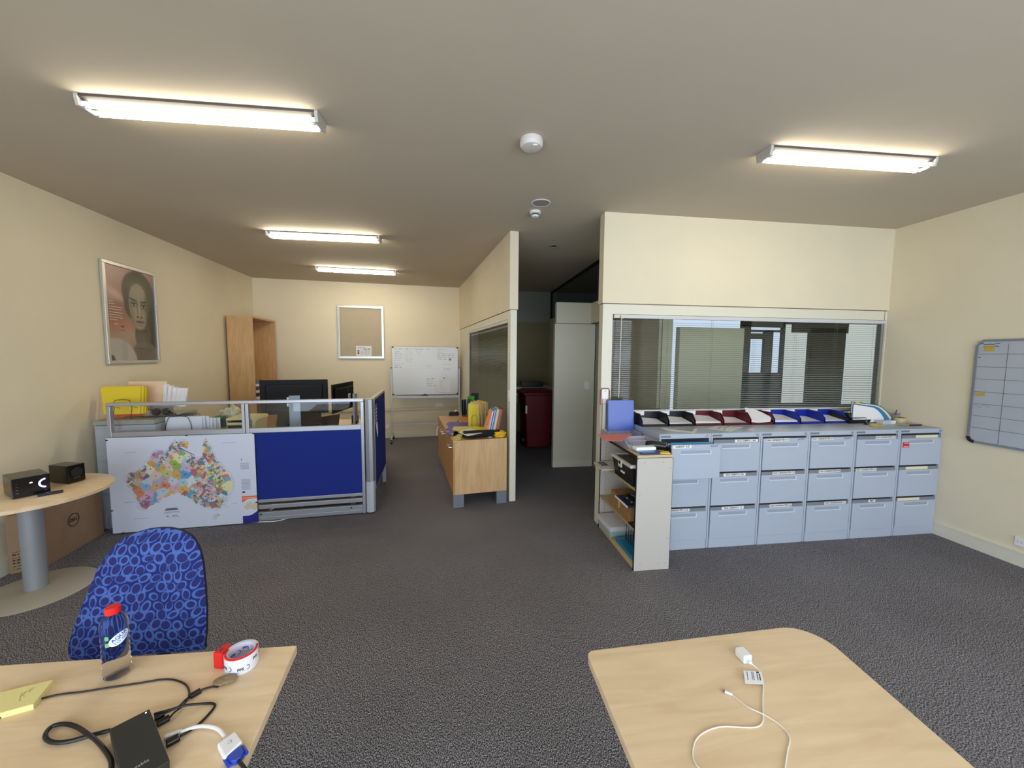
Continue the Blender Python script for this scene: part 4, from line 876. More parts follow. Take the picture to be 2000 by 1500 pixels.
    for x0, x1, y0, y1, c in ((705, 850, 908, 918, 60), (690, 865, 925, 933, 60), (1720, 1735, 340, 360, 90), (1715, 1755, 758, 778, 60), (137, 178, 1163, 1173, 40), (710, 735, 1003, 1012, 80), (775, 850, 1003, 1008, 110), (775, 880, 1018, 1024, 110)):
        im[(x > x0) & (x < x1) & (y > y0) & (y < y1)] = c
    for x0, x1, y0, y1 in ((1705, 1822, 385, 470), (1712, 1830, 600, 740), (680, 885, 945, 980)):
        im[(x > x0) & (x < x1) & (y > y0) & (y < y1) & ((np.floor(y/7) % 2) == 0)] = (150, 154, 180)
    for x0, x1, y in ((255, 380, 200), (200, 330, 800), (300, 470, 1012), (1480, 1670, 130), (1480, 1530, 945), (1570, 1640, 905)): im[(x > x0) & (x < x1) & (np.abs(20+(1-V)*1150-y) < 3)] = (170, 176, 200)
    y = 20+(1-V)*1150
    ins_b = (x > 1708) & (y > 820); im[ins_b] = (206, 212, 232)
    top = ins_b & (y < 900+(1-((x-1708)/200))**2*60-60+((1708-x)*.05)) ; im[top | (ins_b & (y < 862)) | (ins_b & (x < 1790) & (y < 900-(x-1708)*.5))] = (226, 96, 52)
    im[ins_b & (y > 838) & (y < 846)] = (244, 200, 184); im[ins_b & (y > 855) & (y < 862) & (x > 1715)] = (250, 226, 214)
    im[ins_b & ((y > 1075) | (y > 1075-(np.maximum(x-1790, 0)/130.)**1.6*60))] = (40, 40, 130)
    sxm = 940+(x-1828)*7.2; sym = 520+(y-950)*7.2; im2 = inside(AUS, sxm, sym) & ins_b; cc = np.array([(196, 170, 130), (214, 200, 170), (180, 176, 150), (206, 190, 190), (226, 214, 180)])[(np.floor(x/7)+np.floor(y/7)*3).astype(int) % 5]; im[im2] = cc[im2]
    return im
painted('map_sheet', lambda u, v: (MW*u, 0, MH*v), 420, 310, mapcol, paint_mat('map_print', .35), t)
for x, z in ((.006, .865), (.62, .884), (1.176, .88), (.006, .215), (1.176, .20)): gbox(x-.008, x+.008, -.003, .004, z-.005, z+.005).obj('clip', BLACK, t)
# loose white cables under the screen
g = G(); Q = lambda px, py, z=.006: on(px, py, z)
g.tube(smooth_path([Q(487, 1020), Q(515, 1019), Q(540, 1017.5), Q(560, 1013), Q(572, 1010.5)]), .0045, 6); tag(g.obj('white_cable', WHITE, smooth=True), 'white cable on the carpet in front of the desk screen', 'cable')
g = G(); g.tube(smooth_path([(-2.0, 4.05, .03), (-1.85, 4.04, .115), (-1.7, 4.06, .12), (-1.62, 4.05, .105), (-1.5, 4.06, .13), (-1.42, 4.09, .10)]), .004, 6); tag(g.obj('white_cable', WHITE, smooth=True), 'white cable seen through the slot under the blue panel', 'cable')
g = G(); g.tube(smooth_path([Q(262, 1036), Q(300, 1040), Q(345, 1036), Q(395, 1031), Q(420, 1026)]), .0035, 6); tag(g.obj('grey_cable', M('cable_grey', (120, 122, 130), .5), smooth=True), 'thin grey cable on the carpet under the map poster', 'cable')
g = G(); g.tube(smooth_path([Q(213, 1000, .2), Q(208, 1015, .14), Q(210, 1030, .06), Q(228, 1037), Q(250, 1036)]), .0035, 6); tag(g.obj('grey_cable', M('cable_grey'), smooth=True), 'grey cable looping at the left foot of the desk screen', 'cable')
# ================================================================== desk bay behind the screen
t = thing('corner_desk', 'beech corner desk behind the blue desk screen', 'desk', (0, 0, 0))
g = G(); g.prism([(-2.86, 3.93, .695), (-1.0, 4.09, .695), (-1.10, 5.75, .695), (-1.80, 5.70, .695), (-1.78, 4.95, .695), (-2.0, 4.72, .695), (-2.86, 4.66, .695)], (0, 0, .025)); g.obj('desktop', BEECH if False else MAPLE, t, bevel=.003)
for x, y in ((-2.8, 4.1), (-2.8, 4.55), (-1.15, 4.2), (-1.2, 5.6), (-1.72, 5.55)): gbox(x-.025, x+.025, y-.025, y+.025, 0, .695).obj('leg', ALU, t)
MON = M('monitor_black', (8, 8, 12), .55, spec=.2)
def monitor(label, a, b, z0, z1, stand_w, sx, stand_m, logo=False, label_at=None):
    a, b = Vector(a), Vector(b); d = b-a; w = d.length; t = thing('monitor', label, 'monitor', (a.x, a.y, .72), math.atan2(d.y, d.x))
    g = G(); h0, h1 = z0-.72, z1-.72; g.hexa([(0, 0, h0), (w, 0, h0), (w, .018, h0), (0, .018, h0), (0, 0, h1), (w, 0, h1), (w, .018, h1), (0, .018, h1)]); g.obj('screen', MON, t, bevel=.004)
    gbox(w*.08, w*.92, -.022, 0, h0+.03, h1-.05).obj('back_shell', MON, t, bevel=.012)
    gbox(w*.12, w*.88, -.024, -.021, h1-.062, h1-.058).obj('vent_slot', BLACK_M, t)
    g = G(); g.box(sx-stand_w/2, sx+stand_w/2, -.06, -.035, 0.012, h0+.18*(z1-z0)/.36+.02); g.obj('stand', stand_m, t, bevel=.004)
    G().cyl((sx, -.061, .10), (sx, -.059, .10), stand_w*.28, n=24).obj('cable_hole', BLACK_M, t)
    gbox(sx-.02, sx+.02, -.036, -.02, h0+.06, h0+.16).obj('neck', BLACK, t); gbox(sx-.11, sx+.11, -.09, .09, 0, .012).obj('foot', stand_m, t, bevel=.003)
    if label_at is not None:
        g = G().mat(WHITE).box(label_at, label_at+.06, -.026, -.0225, h0+.09, h0+.19); g.mat(INK)
        for k in range(4): g.box(label_at+.006, label_at+.05, -.0268, -.026, h0+.10+.02*k, h0+.106+.02*k)
        g.obj('rating_label', None, t)
    if logo: G().tube([(w*.62+.016*math.cos(q), -.0235, h1-.085+.016*math.sin(q)) for q in [2*PI*i/20 for i in range(20)]], .0016, 5, closed=True).obj('ring_logo', M('logo_grey', (90, 90, 94), .4), t)
    return t
monitor('large black monitor seen from behind with pale blue stand', (-2.17, 4.45, 0), (-1.515, 4.60, 0), .99, 1.372, .11, .34, M('stand_blue_grey', (132, 150, 172), .4), label_at=.26)
monitor('smaller black monitor turned sideways with silver stand', (-1.40, 4.40, 0), (-1.335, 4.98, 0), 1.0, 1.325, .09, .50, M('stand_silver', (170, 176, 186), .35), logo=True, label_at=.36)
t = thing('laptop', 'black laptop lid slanting behind the glass of the desk screen', 'laptop', (-1.86, 4.86, .72), .1)
gbox(0, .36, 0, .24, 0, .02).obj('keyboard_base', BLACK, t, bevel=.003)
g = G(); g.hexa([(0, -.015, .02), (.36, -.015, .02), (.36, -.008, .03), (0, -.008, .03), (-.02, -.10, .16), (.40, -.10, .22), (.40, -.092, .22), (-.02, -.092, .16)]); g.obj('lid', M('laptop_lid', (38, 36, 34), .25), t)
t = thing('desk_phone', 'black desk phone tilted on its stand by the screen corner', 'phone', (-1.235, 4.60, .72), .15)
g = G(); g.prism([(-.02, 0, 0), (.2, 0, 0), (.2, 0, .14), (.18, 0, .16)], (0, .18, 0)); g.obj('body', BLACK, t, bevel=.003); g = G(); g.tube([(-.0, -.012, .04), (.10, -.012, .11), (.18, -.012, .175)], .014, 10); g.obj('handset', BLACK, t, smooth=True)
g = G().mat(WHITE).prism([(.0, -.002, .012), (.01, -.002, .008), (.18, -.002, .135), (.17, -.002, .142)], (0, .002, 0)); g.obj('display_edge', None, t)
t = thing('power_adapter', 'black power adapter with cable on the desk behind the glass', 'power adapter', (-1.45, 5.28, .72), .2)
gbox(0, .085, 0, .07, .015, .12).obj('block', BLACK, t, bevel=.006)
for P in ([(.04, 0, .12), (.06, 0, .2), (.08, -.05, .29)], [(.03, .0, .02), (.0, -.06, .02), (.06, -.12, .01), (-.06, -.14, .006)]): G().tube(smooth_path(P), .004, 6).obj('cable', BLACK, t, smooth=True)
# office chair behind
CHB = M('chair_black', (30, 31, 28), .75)
t = thing('office_chair', 'black office chair standing behind the large monitor', 'chair', (-2.15, 5.22, 0), PI+.15)
g = G(); g.lathe([(.0, 0), (.25, .01), (.26, .06), (.22, .09), (0, .095)], 24, (0, 0, .44)); g.obj('seat', CHB, t, smooth=True)
g = G(); P = [(-.26, 0), (-.28, .2), (-.25, .48), (-.15, .56), (.15, .56), (.25, .48), (.28, .2), (.26, 0), (.18, -.04), (-.18, -.04)]
g.prism([(a, -.22-.1*(c/.56)-0, .52+c) for a, c in P], (0, -.06, 0)); g.obj('backrest', CHB, t, bevel=.02)
for s_ in (-1, 1):
    g = G(); g.box(s_*.3-.03, s_*.3+.03, -.14, .12, .66, .69); g.obj('armrest', BLACK, t, bevel=.01); gbox(s_*.3-.018, s_*.3+.018, -.03, .02, .46, .66).obj('arm_post', BLACK, t)
gbox(-.04, .04, -.24, -.02, .38, .46).obj('back_bracket', BLACK, t)
G().cyl((0, 0, .09), (0, 0, .45), .025).obj('gas_lift', CHROME, t)
for i in range(5):
    a = 2*PI*i/5; l = G(); l.tube([(0, 0, .1), (.28*math.cos(a), .28*math.sin(a), .065)], .022, 8, r2=.014); l.obj('base_arm', BLACK, t); l = G(); l.cyl((.28*math.cos(a)-.02*math.sin(a), .28*math.sin(a)+.02*math.cos(a), .03), (.28*math.cos(a)+.02*math.sin(a), .28*math.sin(a)-.02*math.cos(a), .03), .03, n=14); l.obj('caster', BLACK, t)
# paper sorter, green box, plastic bag, tray stack on the desk (z .72)
def on_y(px, py, y): return onv(px, py, (0, y), (1, y))
t = thing('file_stand', 'black wire stand holding white papers behind the left glass pane', 'file stand', (-2.75, 4.10, .72), SR)
for y in (0, .05, .1, .15, .2): G().tube(smooth_path([(-.11, y, 0), (-.11, y, .2), (-.09, y, .29), (-.06, y, .32), (.06, y, .32), (.09, y, .29), (.11, y, .2), (.11, y, 0)], 4), .0028, 6).obj('wire_hoop', WIRE, t)
g = G(); g.cyl((-.11, 0, .004), (-.11, .2, .004), .003); g.cyl((.11, 0, .004), (.11, .2, .004), .003); g.obj('base_wire', WIRE, t)
WF = M('white_folder', (218, 224, 238), .6)
for i, (w_, h_) in enumerate(((.31, .312), (.325, .316), (.345, .308), (.365, .29), (.38, .28), (.395, .275))):
    o = gbox(-.115, -.115+w_, (.015, .032, .065, .082, .115, .165)[i], (.023, .04, .073, .09, .123, .173)[i], .010, h_).obj('white_folder', WF, loc=(-2.75, 4.10, .72), rotz=SR)
    tag(o, ['front white folder in the wire stand behind the left glass pane', 'second white folder in the wire stand', 'third white folder in the wire stand', 'fourth white folder in the wire stand', 'fifth white folder in the wire stand', 'rearmost white folder in the wire stand'][i], 'folder', 'white folders in the wire stand')
t = thing('green_box', 'green open plastic box on the desk left of the tray stack', 'box', (-2.60, 4.345, .72), SR)
GR = M('box_green', (84, 168, 84), .4)
g = G().mat(GR); g.box(0, .19, 0, .006, 0, .16); g.box(0, .19, .2, .206, 0, .27); g.box(0, .006, 0, .2, 0, .27); g.box(.184, .19, 0, .2, 0, .25); g.box(0, .19, 0, .2, 0, .006); g.box(.0, .02, -.002, .206, .0, .27); g.obj('body', None, t)
gbox(.022, .18, .02, .19, .008, .24).obj('dark_contents', M('dark_teal', (30, 50, 62), .5), t)
t = thing('plastic_bag', 'crumpled translucent cream plastic bag in the green box', 'bag', (-2.47, 4.45, .985))
g = G(); random.seed(3)
def bagf(u, v):
    a = 2*PI*u; b = PI*v; r = 1+.22*math.sin(5*a+3*b)+.12*math.sin(9*a-4*b)+.1*math.sin(7*b)
    return (.085*r*math.cos(a)*math.sin(b), .05*r*math.sin(a)*math.sin(b), .04+.055*r*math.cos(b)*(1+.3*math.cos(a)))
g.grid(bagf, 40, 20); g.obj('bag', M('bag_film', (206, 206, 178), .25, trans=.25, ior=1.2), t, smooth=True)
t = thing('tray_stack', 'stack of beige letter trays behind the middle of the desk screen', 'tray stack', (-2.33, 4.12, .72), SR)
BG = M('tray_beige', (196, 188, 140), .5)
for k in range(5):
    z = .055*k; gd = G().mat(BG); gd.box(0, .215, .0, .3, z, z+.005); gd.box(0, .215, .0, .005, z, z+.028); gd.box(0, .006, 0, .3, z, z+.05); gd.box(.209, .215, 0, .3, z, z+.05); gd.box(0, .215, .295, .3, z, z+.05); gd.obj('tray', None, t)
gbox(.01, .20, .01, .29, .01, .25).obj('tray_shade_fill', BLACK_M, t)  # black block put in as the shade between the stacked trays
g = G(); g.box(-.0, .25, -.01, .3, .272, .295); g.tube([(.25, -.01, .27), (.25, .3, .27)], .025, 14); g.obj('top_lid', BG, t, bevel=.006)
g = G(); g.prism([(.225, 0, 0), (.24, 0, 0), (.26, 0, .26), (.225, 0, .26)], (0, .3, 0)); g.obj('side_wing', BG, t)
for k, (m_, l_) in enumerate(((PAPER, 'white papers'), (M('bk_red', (150, 60, 60), .6), 'red edged booklet'), (PAPER, 'white booklet'), (BLACK, 'black booklet'))):
    bx('booklet', 'small '+l_+' stacked by the foot of the tall bookshelf', 'booklet', -3.02, 6.62, .86+.07*k, .32, .24, .04, m_, .1, .001, 'booklets in the tall bookshelf') if False else None

# tall open bookshelf against the left wall
t = thing('tall_bookshelf', 'tall beech bookshelf standing empty against the left wall', 'bookshelf', (-3.228, 6.492, 0), math.radians(5.8))
D_, L_, Hb = .352, .968, 2.24
gbox(-D_, 0, 0, .024, 0, Hb).obj('side_panel', BEECH, t); gbox(-D_, 0, L_-.024, L_, 0, Hb).obj('side_panel', BEECH, t)
gbox(-D_, 0, .024, L_-.024, Hb-.026, Hb).obj('top_panel', BEECH, t); gbox(-D_, -D_+.01, .024, L_-.024, 0, Hb-.026).obj('back_panel', BEECH, t)
for z in (.05, .9): gbox(-D_+.01, -.01, .024, L_-.024, z, z+.024).obj('shelf', BEECH, t)
g = G()
for z in [1.05+.032*i for i in range(34)]:
    for x in (-.06, -.28): g.cyl((x, L_-.0245, z), (x, L_-.0235, z), .004, n=6)
g.obj('peg_holes', M('peg_dark', (90, 60, 36), .7), t)
TB = VT((-3.228, 6.492, 0), math.radians(5.8))
for k, (c, nm) in enumerate((((216, 214, 220), 'white'), ((66, 52, 60), 'dark'), ((222, 220, 222), 'pale'), ((90, 66, 70), 'maroon'), ((210, 206, 210), 'off-white'), ((120, 110, 140), 'lilac'))):
    o = gbox(-.24, .03, .03, .24, .925+.052*k, .925+.052*k+.044).obj('booklet_stack', M('book_%d' % k, c, .6)); o.matrix_world = TB
    tag(o, nm+' booklet pile in the tall bookshelf, '+['lowest', 'second', 'third', 'fourth', 'fifth', 'topmost'][k]+' of the stack', 'booklet', 'booklets in the tall bookshelf')

# grey filing cabinet left of the screen with racks on it
LC = Vector((-3.36, 3.945, 0)); LR = math.atan2(3.987-3.945, -2.876+3.356)
t = thing('filing_cabinet', 'pale grey filing cabinet standing behind the left end of the desk screen', 'filing cabinet', LC, LR)
cg = M('cabinet_pale', (160, 168, 178), .45)
gbox(.005, .475, .01, .70, 0, .985).obj('body', cg, t, bevel=.003); gbox(0, .48, 0, .705, .99, 1.03).obj('top', M('cabinet_top', (148, 152, 146), .45), t, bevel=.003)
for z in (.02, .34, .66): gbox(.015, .465, 0, .012, z, z+.3).obj('drawer', cg, t, bevel=.003)
TLC = VT(LC, LR)
YF = M('folder_yellow', (224, 198, 44), .55)
t = thing('file_stand', 'black wire stand with yellow folders on the pale grey cabinet', 'file stand', TLC @ Vector((.15, .08, 1.032)), LR)
for s_ in (-.02, .12):
    G().tube([(s_-.01, -.02, 0), (s_, -.01, .12), (s_+.02, .06, .09), (s_+.06, .16, .06), (s_+.075, .2, .015)], .003, 6).obj('wire_leg', WIRE, t)
G().tube(smooth_path([(-.02, -.02, .12), (-.015, -.02, .165), (.01, -.02, .185), (.09, -.02, .185), (.115, -.02, .165), (.12, -.02, .12)]), .003, 6).obj('wire_hoop', WIRE, t)
yl = [(-.115, .29, .0, 0), (-.105, .30, .012, .01), (-.095, .30, .028, .0), (-.09, .29, .05, -.01)]
for i, (x, w_, y, dz) in enumerate(yl):
    g = G(); g.hexa([(x, y+.01, 0), (x+w_, y+.01, 0), (x+w_, y+.016, 0), (x, y+.016, 0), (x-.03, y+.04, .255+dz), (x+w_-.0, y+.04, .255+dz), (x+w_, y+.046, .255+dz), (x-.03, y+.046, .255+dz)])
    o = g.obj('yellow_folder', YF); o.matrix_world = TLC @ Matrix.Translation((.13, .10, 1.075)); tag(o, ['front', 'second', 'third', 'rearmost'][i]+' yellow folder in the stand on the pale grey cabinet', 'folder', 'yellow folders on the pale grey cabinet')
def slab_on(name, label, cat, m, x0, x1, y, z0, z1, lean=.03, shift=0, T=TLC, th=.006, group=None):
    g = G(); g.hexa([(x0, y, z0), (x1, y, z0), (x1, y+th, z0), (x0, y+th, z0), (x0+shift, y+lean, z1), (x1+shift, y+lean, z1), (x1+shift, y+lean+th, z1), (x0+shift, y+lean+th, z1)])
    o = g.obj(name, m, bevel=.001); o.matrix_world = T; return tag(o, label, cat, group)
slab_on('orange_folder', 'orange folder poking out behind the yellow folders', 'folder', M('folder_orange', (226, 96, 48), .6), -.02, .26, .19, 1.034, 1.25, .03, -.02)
slab_on('beige_folder', 'tall beige pink folder behind the yellow folders', 'folder', M('folder_peach', (232, 200, 170), .65), .10, .43, .28, 1.034, 1.375, .03)
for i in range(4): slab_on('upright_paper', ['nearest', 'second', 'third', 'farthest'][i]+' of the white papers standing beside the beige pink folder', 'paper', PAPER, .40+.028*i, .425+.03*i, .26+.02*i, 1.12 if i else 1.06, 1.345-.018*i, .03, .01, th=.05, group='white papers on the pale grey cabinet')
slab_on('upright_paper', 'white paper sheet curling at the right of the pale grey cabinet', 'paper', PAPER, .47, .56, .33, 1.11, 1.30, .03, .02, th=.02, group='white papers on the pale grey cabinet')
slab_on('grey_folder', 'grey folder standing under the white papers on the cabinet', 'folder', M('folder_mauve', (140, 134, 146), .6), .30, .50, .24, 1.034, 1.13, .02)
t = thing('headset', 'black headset lying on the pale grey cabinet', 'headset', TLC @ Vector((.40, .17, 1.034)), LR)
G().tube(smooth_path([(-.12, -.04, .012), (-.05, -.08, .012), (.05, -.08, .012), (.12, -.05, .012), (.17, .0, .02)]), .006, 8).obj('headband', BLACK, t, smooth=True)
for x in (0.0, .085): G().lathe([(0, -.012), (.036, -.012), (.038, .0), (.03, .014), (0, .016)], 20, T=T3((x, -.0, .05), rx=PI/2-.3)).obj('ear_cup', BLACK, t, smooth=True)
G().tube(smooth_path([(-.12, -.04, .012), (-.18, -.06, .02), (-.22, -.07, .01)]), .003, 6).obj('mic_boom', BLACK, t); G().tube(smooth_path([(.17, 0, .02), (.13, .04, .03), (.08, .03, .03), (.16, -.02, .025)]), .004, 6).obj('cord', BLACK, t)

# ================================================================== round table, speakers, carton
RT = Vector((-2.92, 2.93, 0))
t = thing('round_table', 'round maple table on a grey pedestal by the left wall', 'table', RT)
G().lathe([(0, .692), (.41, .692), (.415, .696), (.415, .716), (.41, .72), (0, .72)], 72).obj('tabletop', MAPLE, t, smooth=True)
PED = M('pedestal_grey', (150, 154, 160), .5, .2, var=.05, scale=300)
G().cyl((-.045, .055, .01), (-.045, .055, .692), .058, n=32).obj('column', PED, t, smooth=True)
G().lathe([(0, 0), (.292, 0), (.294, .004), (.285, .010), (.07, .016), (0, .016)], 72, (-.02, .035, 0)).obj('base_plate', M('base_grey', (182, 176, 164), .5, .25, var=.04, scale=400), t, smooth=True)
def speaker(label, fl, fr, depth, h, name='speaker'):
    fl, fr = Vector(fl), Vector(fr); d = fr-fl; t = thing(name, label, 'speaker', (fl.x, fl.y, .72), math.atan2(d.y, d.x)); gbox(0, d.length, 0, depth, 0.004, h).obj('cabinet', M('speaker_black', (16, 15, 15), .22), t, bevel=.004)
    return t, d.length
t, w = speaker('black compact stereo unit at the front left of the round table', (-2.846, 2.775, 0), (-2.752, 2.905, 0), .22, .132, 'stereo_unit')
g = G().mat(M('display_amber', (255, 200, 140), .4, emit=(1, .75, .45), estr=1.5)).box(w*.46, w*.53, -.003, -.001, .088, .095); g.obj('display', None, t)
g = G(); g.tube([(w-.02+.027*math.cos(a), -.003, .075+.027*math.sin(a)) for a in [PI*.5+PI*i/14 for i in range(15)]], .005, 6); g.obj('light_ring', M('ring_blue', (140, 140, 255), .4, emit=(.35, .35, 1), estr=1.6), t)
g = G().mat(CHROME)
for k in range(4): g.box(w*.09, w*.16, -.003, -.001, .035+.02*k, .037+.02*k)
g.box(w*.83, w*.9, -.004, -.001, .025, .029); g.obj('buttons', None, t)
t, w = speaker('smaller black speaker at the back right of the round table', (-2.79, 3.065, 0), (-2.762, 3.16, 0), .17, .132)
g = G(); c = (w*.5, -.002, .078); g.tube([(c[0]+.03*math.cos(a), c[1], c[2]+.03*math.sin(a)) for a in [2*PI*i/24 for i in range(24)]], .003, 6, closed=True); g.obj('surround', M('speaker_ring', (44, 44, 44), .3), t)
G().lathe([(.026, 0), (.012, .008), (0, .008)], 24, T=T3(c, rx=-PI/2)).obj('cone', BLACK_M, t, smooth=True)
g = G().mat(CHROME)
for k in range(3): g.box(w*.3+.014*k, w*.3+.008+.014*k, -.003, -.001, .035, .039)
g.obj('knobs', None, t)
p, q_ = on(73, 970, .722), on(124, 961, .722); d = q_-p
t = thing('remote_control', 'slim black remote control on the round table', 'remote control', p, math.atan2(d.y, d.x)); gbox(0, d.length, -.012, .018, 0, .014).obj('body', BLACK, t, bevel=.004)
G().cyl((d.length*.4, .002, .014), (d.length*.4, .002, .016), .009).obj('control_pad', M('pad_blue', (90, 120, 220), .3), t)
N0, N1, N2 = Vector((-3.190, 3.297, 0)), Vector((-3.262, 3.86, 0)), Vector((-3.352, 3.206, 0))
CB = M('carton_brown', (152, 124, 98), .85, var=.04, scale=15)
d1, d2 = N1-N0, N2-N0
t = thing('carton', 'tall flat brown monitor carton leaning behind the round table', 'carton', N0)
g = G(); g.prism([(0, 0, 0), d1, d1+d2*.93, d2], (0, 0, .445)); g.obj('box', CB, t, bevel=.003)
g = G(); e1 = d1.normalized(); g.prism([Vector((.0, 0, .446)), d1+Vector((0, 0, .446)), d1+d2*.3+Vector((0, 0, .455)), d2*.3+Vector((0, 0, .455))], (0, 0, .003)); g.obj('flap', CB, t)
# printed logo on the long side and symbols on the short side
def sideT(o_, e, z): return Matrix.Translation(o_) @ Matrix.Rotation(math.atan2(e.y, e.x), 4, 'Z') @ Matrix.Translation((0, -.0015, z))
PR = M('print_dark', (48, 34, 28), .8)
TT = sideT(Vector((0, 0, 0)), e1, 0)
g = G().mat(PR); cx, cz, r = .26, .265, .052
for a_ in (1,): g.tube([TT @ Vector((cx+r*math.cos(a), 0, cz+r*math.sin(a))) for a in [2*PI*i/32 for i in range(32)]], .0032, 5, closed=True)
g.text('DELL', .036, TT @ T3((cx, -.0004, cz), rx=PI/2), thick=.0012); g.obj('printed_logo', None, t)
TT = sideT(d2, -d2.normalized(), 0)
g = G().mat(PR)
for r_ in range(7):
    x = .02
    for c_ in range(6): 
        wd = random.choice((.006, .012, .018)); hh = .010 if r_ in (2, 3, 5) else .004
        if x+wd < .17: g.box(x, x+wd, -.0012, 0, .03+.022*r_, .03+.022*r_+hh, TT)
        x += wd+.008
g.tube([TT @ Vector(v) for v in ((.15, 0, .085), (.156, 0, .078), (.168, 0, .1))], .002, 4); g.obj('printed_symbols', None, t)

# ================================================================== credenza along the middle partition
CT = P2 @ Matrix.Translation((-.627, -.02, 0))
t = thing('credenza', 'long beech credenza with files on top along the middle partition', 'cabinet'); t.matrix_world = CT
CWd, CL, CH_, CB0 = .60, 1.72, .742, .143
g = G(); g.box(0.018, CWd, 0, CL, CB0, CH_-.02); g.obj('carcass', BEECH, t, bevel=.002)
gbox(.0, CWd, 0, CL, CH_-.02, CH_).obj('top', BEECH, t, bevel=.002)
FT = M('foot_grey', (112, 116, 128), .6, var=.08, scale=40)
for x in (.0, CWd-.115):
    for y in (.0, CL-.06): gbox(x, x+.115, y, y+.05, 0, CB0).obj('foot', FT, t)
for k in range(4):
    y0 = .004+k*CL/4; d = gbox(.0, .018, y0, y0+CL/4-.006, CB0, CH_-.024).obj('door', BEECH_D, t, bevel=.001)
    yh = y0+.05 if k % 2 == 0 else y0+CL/4-.06
    for q in range(1): G().tube([(0, yh-.045 if k % 2 else yh, .66), (-.035, yh-.045 if k % 2 else yh, .66), (-.035, yh+.0 if k % 2 else yh+.14, .66), (0, yh+.0 if k % 2 else yh+.14, .66)], .005, 8).obj('handle', CHROME, d)
g = G(); g.tube([(-.002, CL-.12, .60), (-.02, CL-.12, .57), (-.025, CL-.14, .53)], .012, 8); g.tube([(-.025, CL-.14, .53), (-.03, CL-.15, .48)], .008, 8, r2=.02); o = g.obj('key_tassel', M('tassel', (205, 200, 180), .7), smooth=True); o.matrix_world = CT; tag(o, 'cream knotted cloth hanging from the far credenza door', 'tassel')
ZC = CH_
def cr(px, py, z=ZC): return on(px, py, z)
CI = CT.inverted()
def crl(px, py, z=ZC): return CI @ cr(px, py, z)
AZ = .1512
# yellow folders in a wire rack
fa, fb = Vector((.185, 4.70, CH_)), Vector((.335, 4.98, CH_))
cols = [(226, 204, 60), (214, 200, 190), (222, 170, 60), (226, 190, 50), (224, 216, 222), (228, 178, 40), (206, 180, 190), (230, 176, 30), (226, 184, 60), (222, 170, 40), (226, 214, 214), (228, 180, 40), (230, 184, 50), (216, 190, 180)]
nm = ['pale yellow', 'cream', 'orange', 'golden', 'white', 'amber', 'pink', 'deep yellow', 'straw', 'ochre', 'chalk white', 'sunny yellow', 'mustard', 'blush']
rk = thing('file_rack', 'black wire rack of yellow folders on the credenza', 'file rack', (fa+fb)/2, 0)
for k in range(4):
    p = fa.lerp(fb, k/3.3)-(fa+fb)/2; G().tube([p+Vector(v) for v in ((-.05, -.012, 0), (-.05, -.012, .15), (-.035, -.012, .18), (.0, -.012, .18), (.012, -.012, .15), (.012, -.012, 0))], .0022, 6).obj('wire_hoop', WIRE, rk)
for i, c in enumerate(cols):
    p = fa.lerp(fb, i/len(cols)); ln = 0.02
    g = G(); w_ = .135; h_ = .315+.008*((i*5) % 4)
    g.hexa([(-.09, 0, 0), (w_-.09, .03, 0), (w_-.09, .037, 0), (-.09, .007, 0), (-.09, .01, h_), (w_-.10, .04, h_-.03), (w_-.10, .046, h_-.03), (-.09, .017, h_)])
    o = g.obj('yellow_folder', M('rackfile_%d' % i, c, .6), loc=p+Vector((-.005, 0, .003)), rotz=.05); tag(o, nm[i]+' folder standing in the wire rack on the credenza', 'folder', 'yellow folders in the credenza rack')
# leaning folders at the right
fc = [((222, 146, 116), 'front salmon'), ((216, 140, 112), 'second salmon'), ((226, 150, 120), 'wide salmon'), ((226, 222, 226), 'white'), ((78, 72, 130), 'dark violet'), ((196, 206, 234), 'pale lilac'), ((60, 110, 180), 'bright blue'), ((150, 190, 196), 'pale teal'), ((216, 222, 222), 'light grey'), ((212, 180, 70), 'mustard yellow'), ((140, 92, 50), 'brown'), ((196, 108, 60), 'orange brown'), ((160, 66, 82), 'crimson'), ((92, 50, 70), 'dark plum')]
ga, gb = Vector((.262, 4.25, CH_)), Vector((.415, 4.28, CH_))
for i, (c, n_) in enumerate(fc):
    p = ga.lerp(gb, i/(len(fc)-1)); hh = .275+.03*min(1, i/7)-(.0 if i > 1 else .07); g = G()
    L0 = .10; lean = .06
    g.hexa([(0, 0, 0), (.0-.02, .16, 0), (.009-.02, .16, 0), (.009, 0, 0), (lean, 0, hh), (lean-.02, .16, hh+.01), (lean-.011, .16, hh+.01), (lean+.009, 0, hh)])
    o = g.obj('leaning_folder', M('leanfile_%d' % i, c, .55), loc=p+Vector((0, 0, .003))); tag(o, n_+' folder leaning in the front set on the credenza', 'folder', 'leaning folders on the credenza')
# dark hanging files and green folder at the far end
for i, (c, n_) in enumerate((((50, 54, 72), 'slate blue'), ((60, 62, 80), 'dark grey'), ((30, 32, 40), 'black'), ((190, 198, 196), 'pale grey'), ((70, 92, 70), 'dark green'), ((96, 110, 92), 'olive green'))):
    p = cr(902+3.4*i, 823-i*.7); g = G(); g.hexa([(0, 0, 0), (.03, .16, 0), (.036, .16, 0), (.006, 0, 0), (-.01, 0, .22), (.02, .17, .21), (.028, .17, .21), (0, 0, .22)])
    o = g.obj('dark_folder', M('darkfile_%d' % i, c, .6), loc=p+Vector((0, 0, .075))); tag(o, n_+' folder in the dark set at the far end of the credenza', 'folder', 'dark folders on the credenza')
p = cr(922, 815); o = gbox(-.05, .05, 0, .012, 0.0, .33).obj('green_folder', M('folder_green', (70, 168, 50), .5), loc=(.145, 5.45, CH_+.003), rotz=.3); tag(o, 'bright green folder standing behind the yellow folders', 'folder')
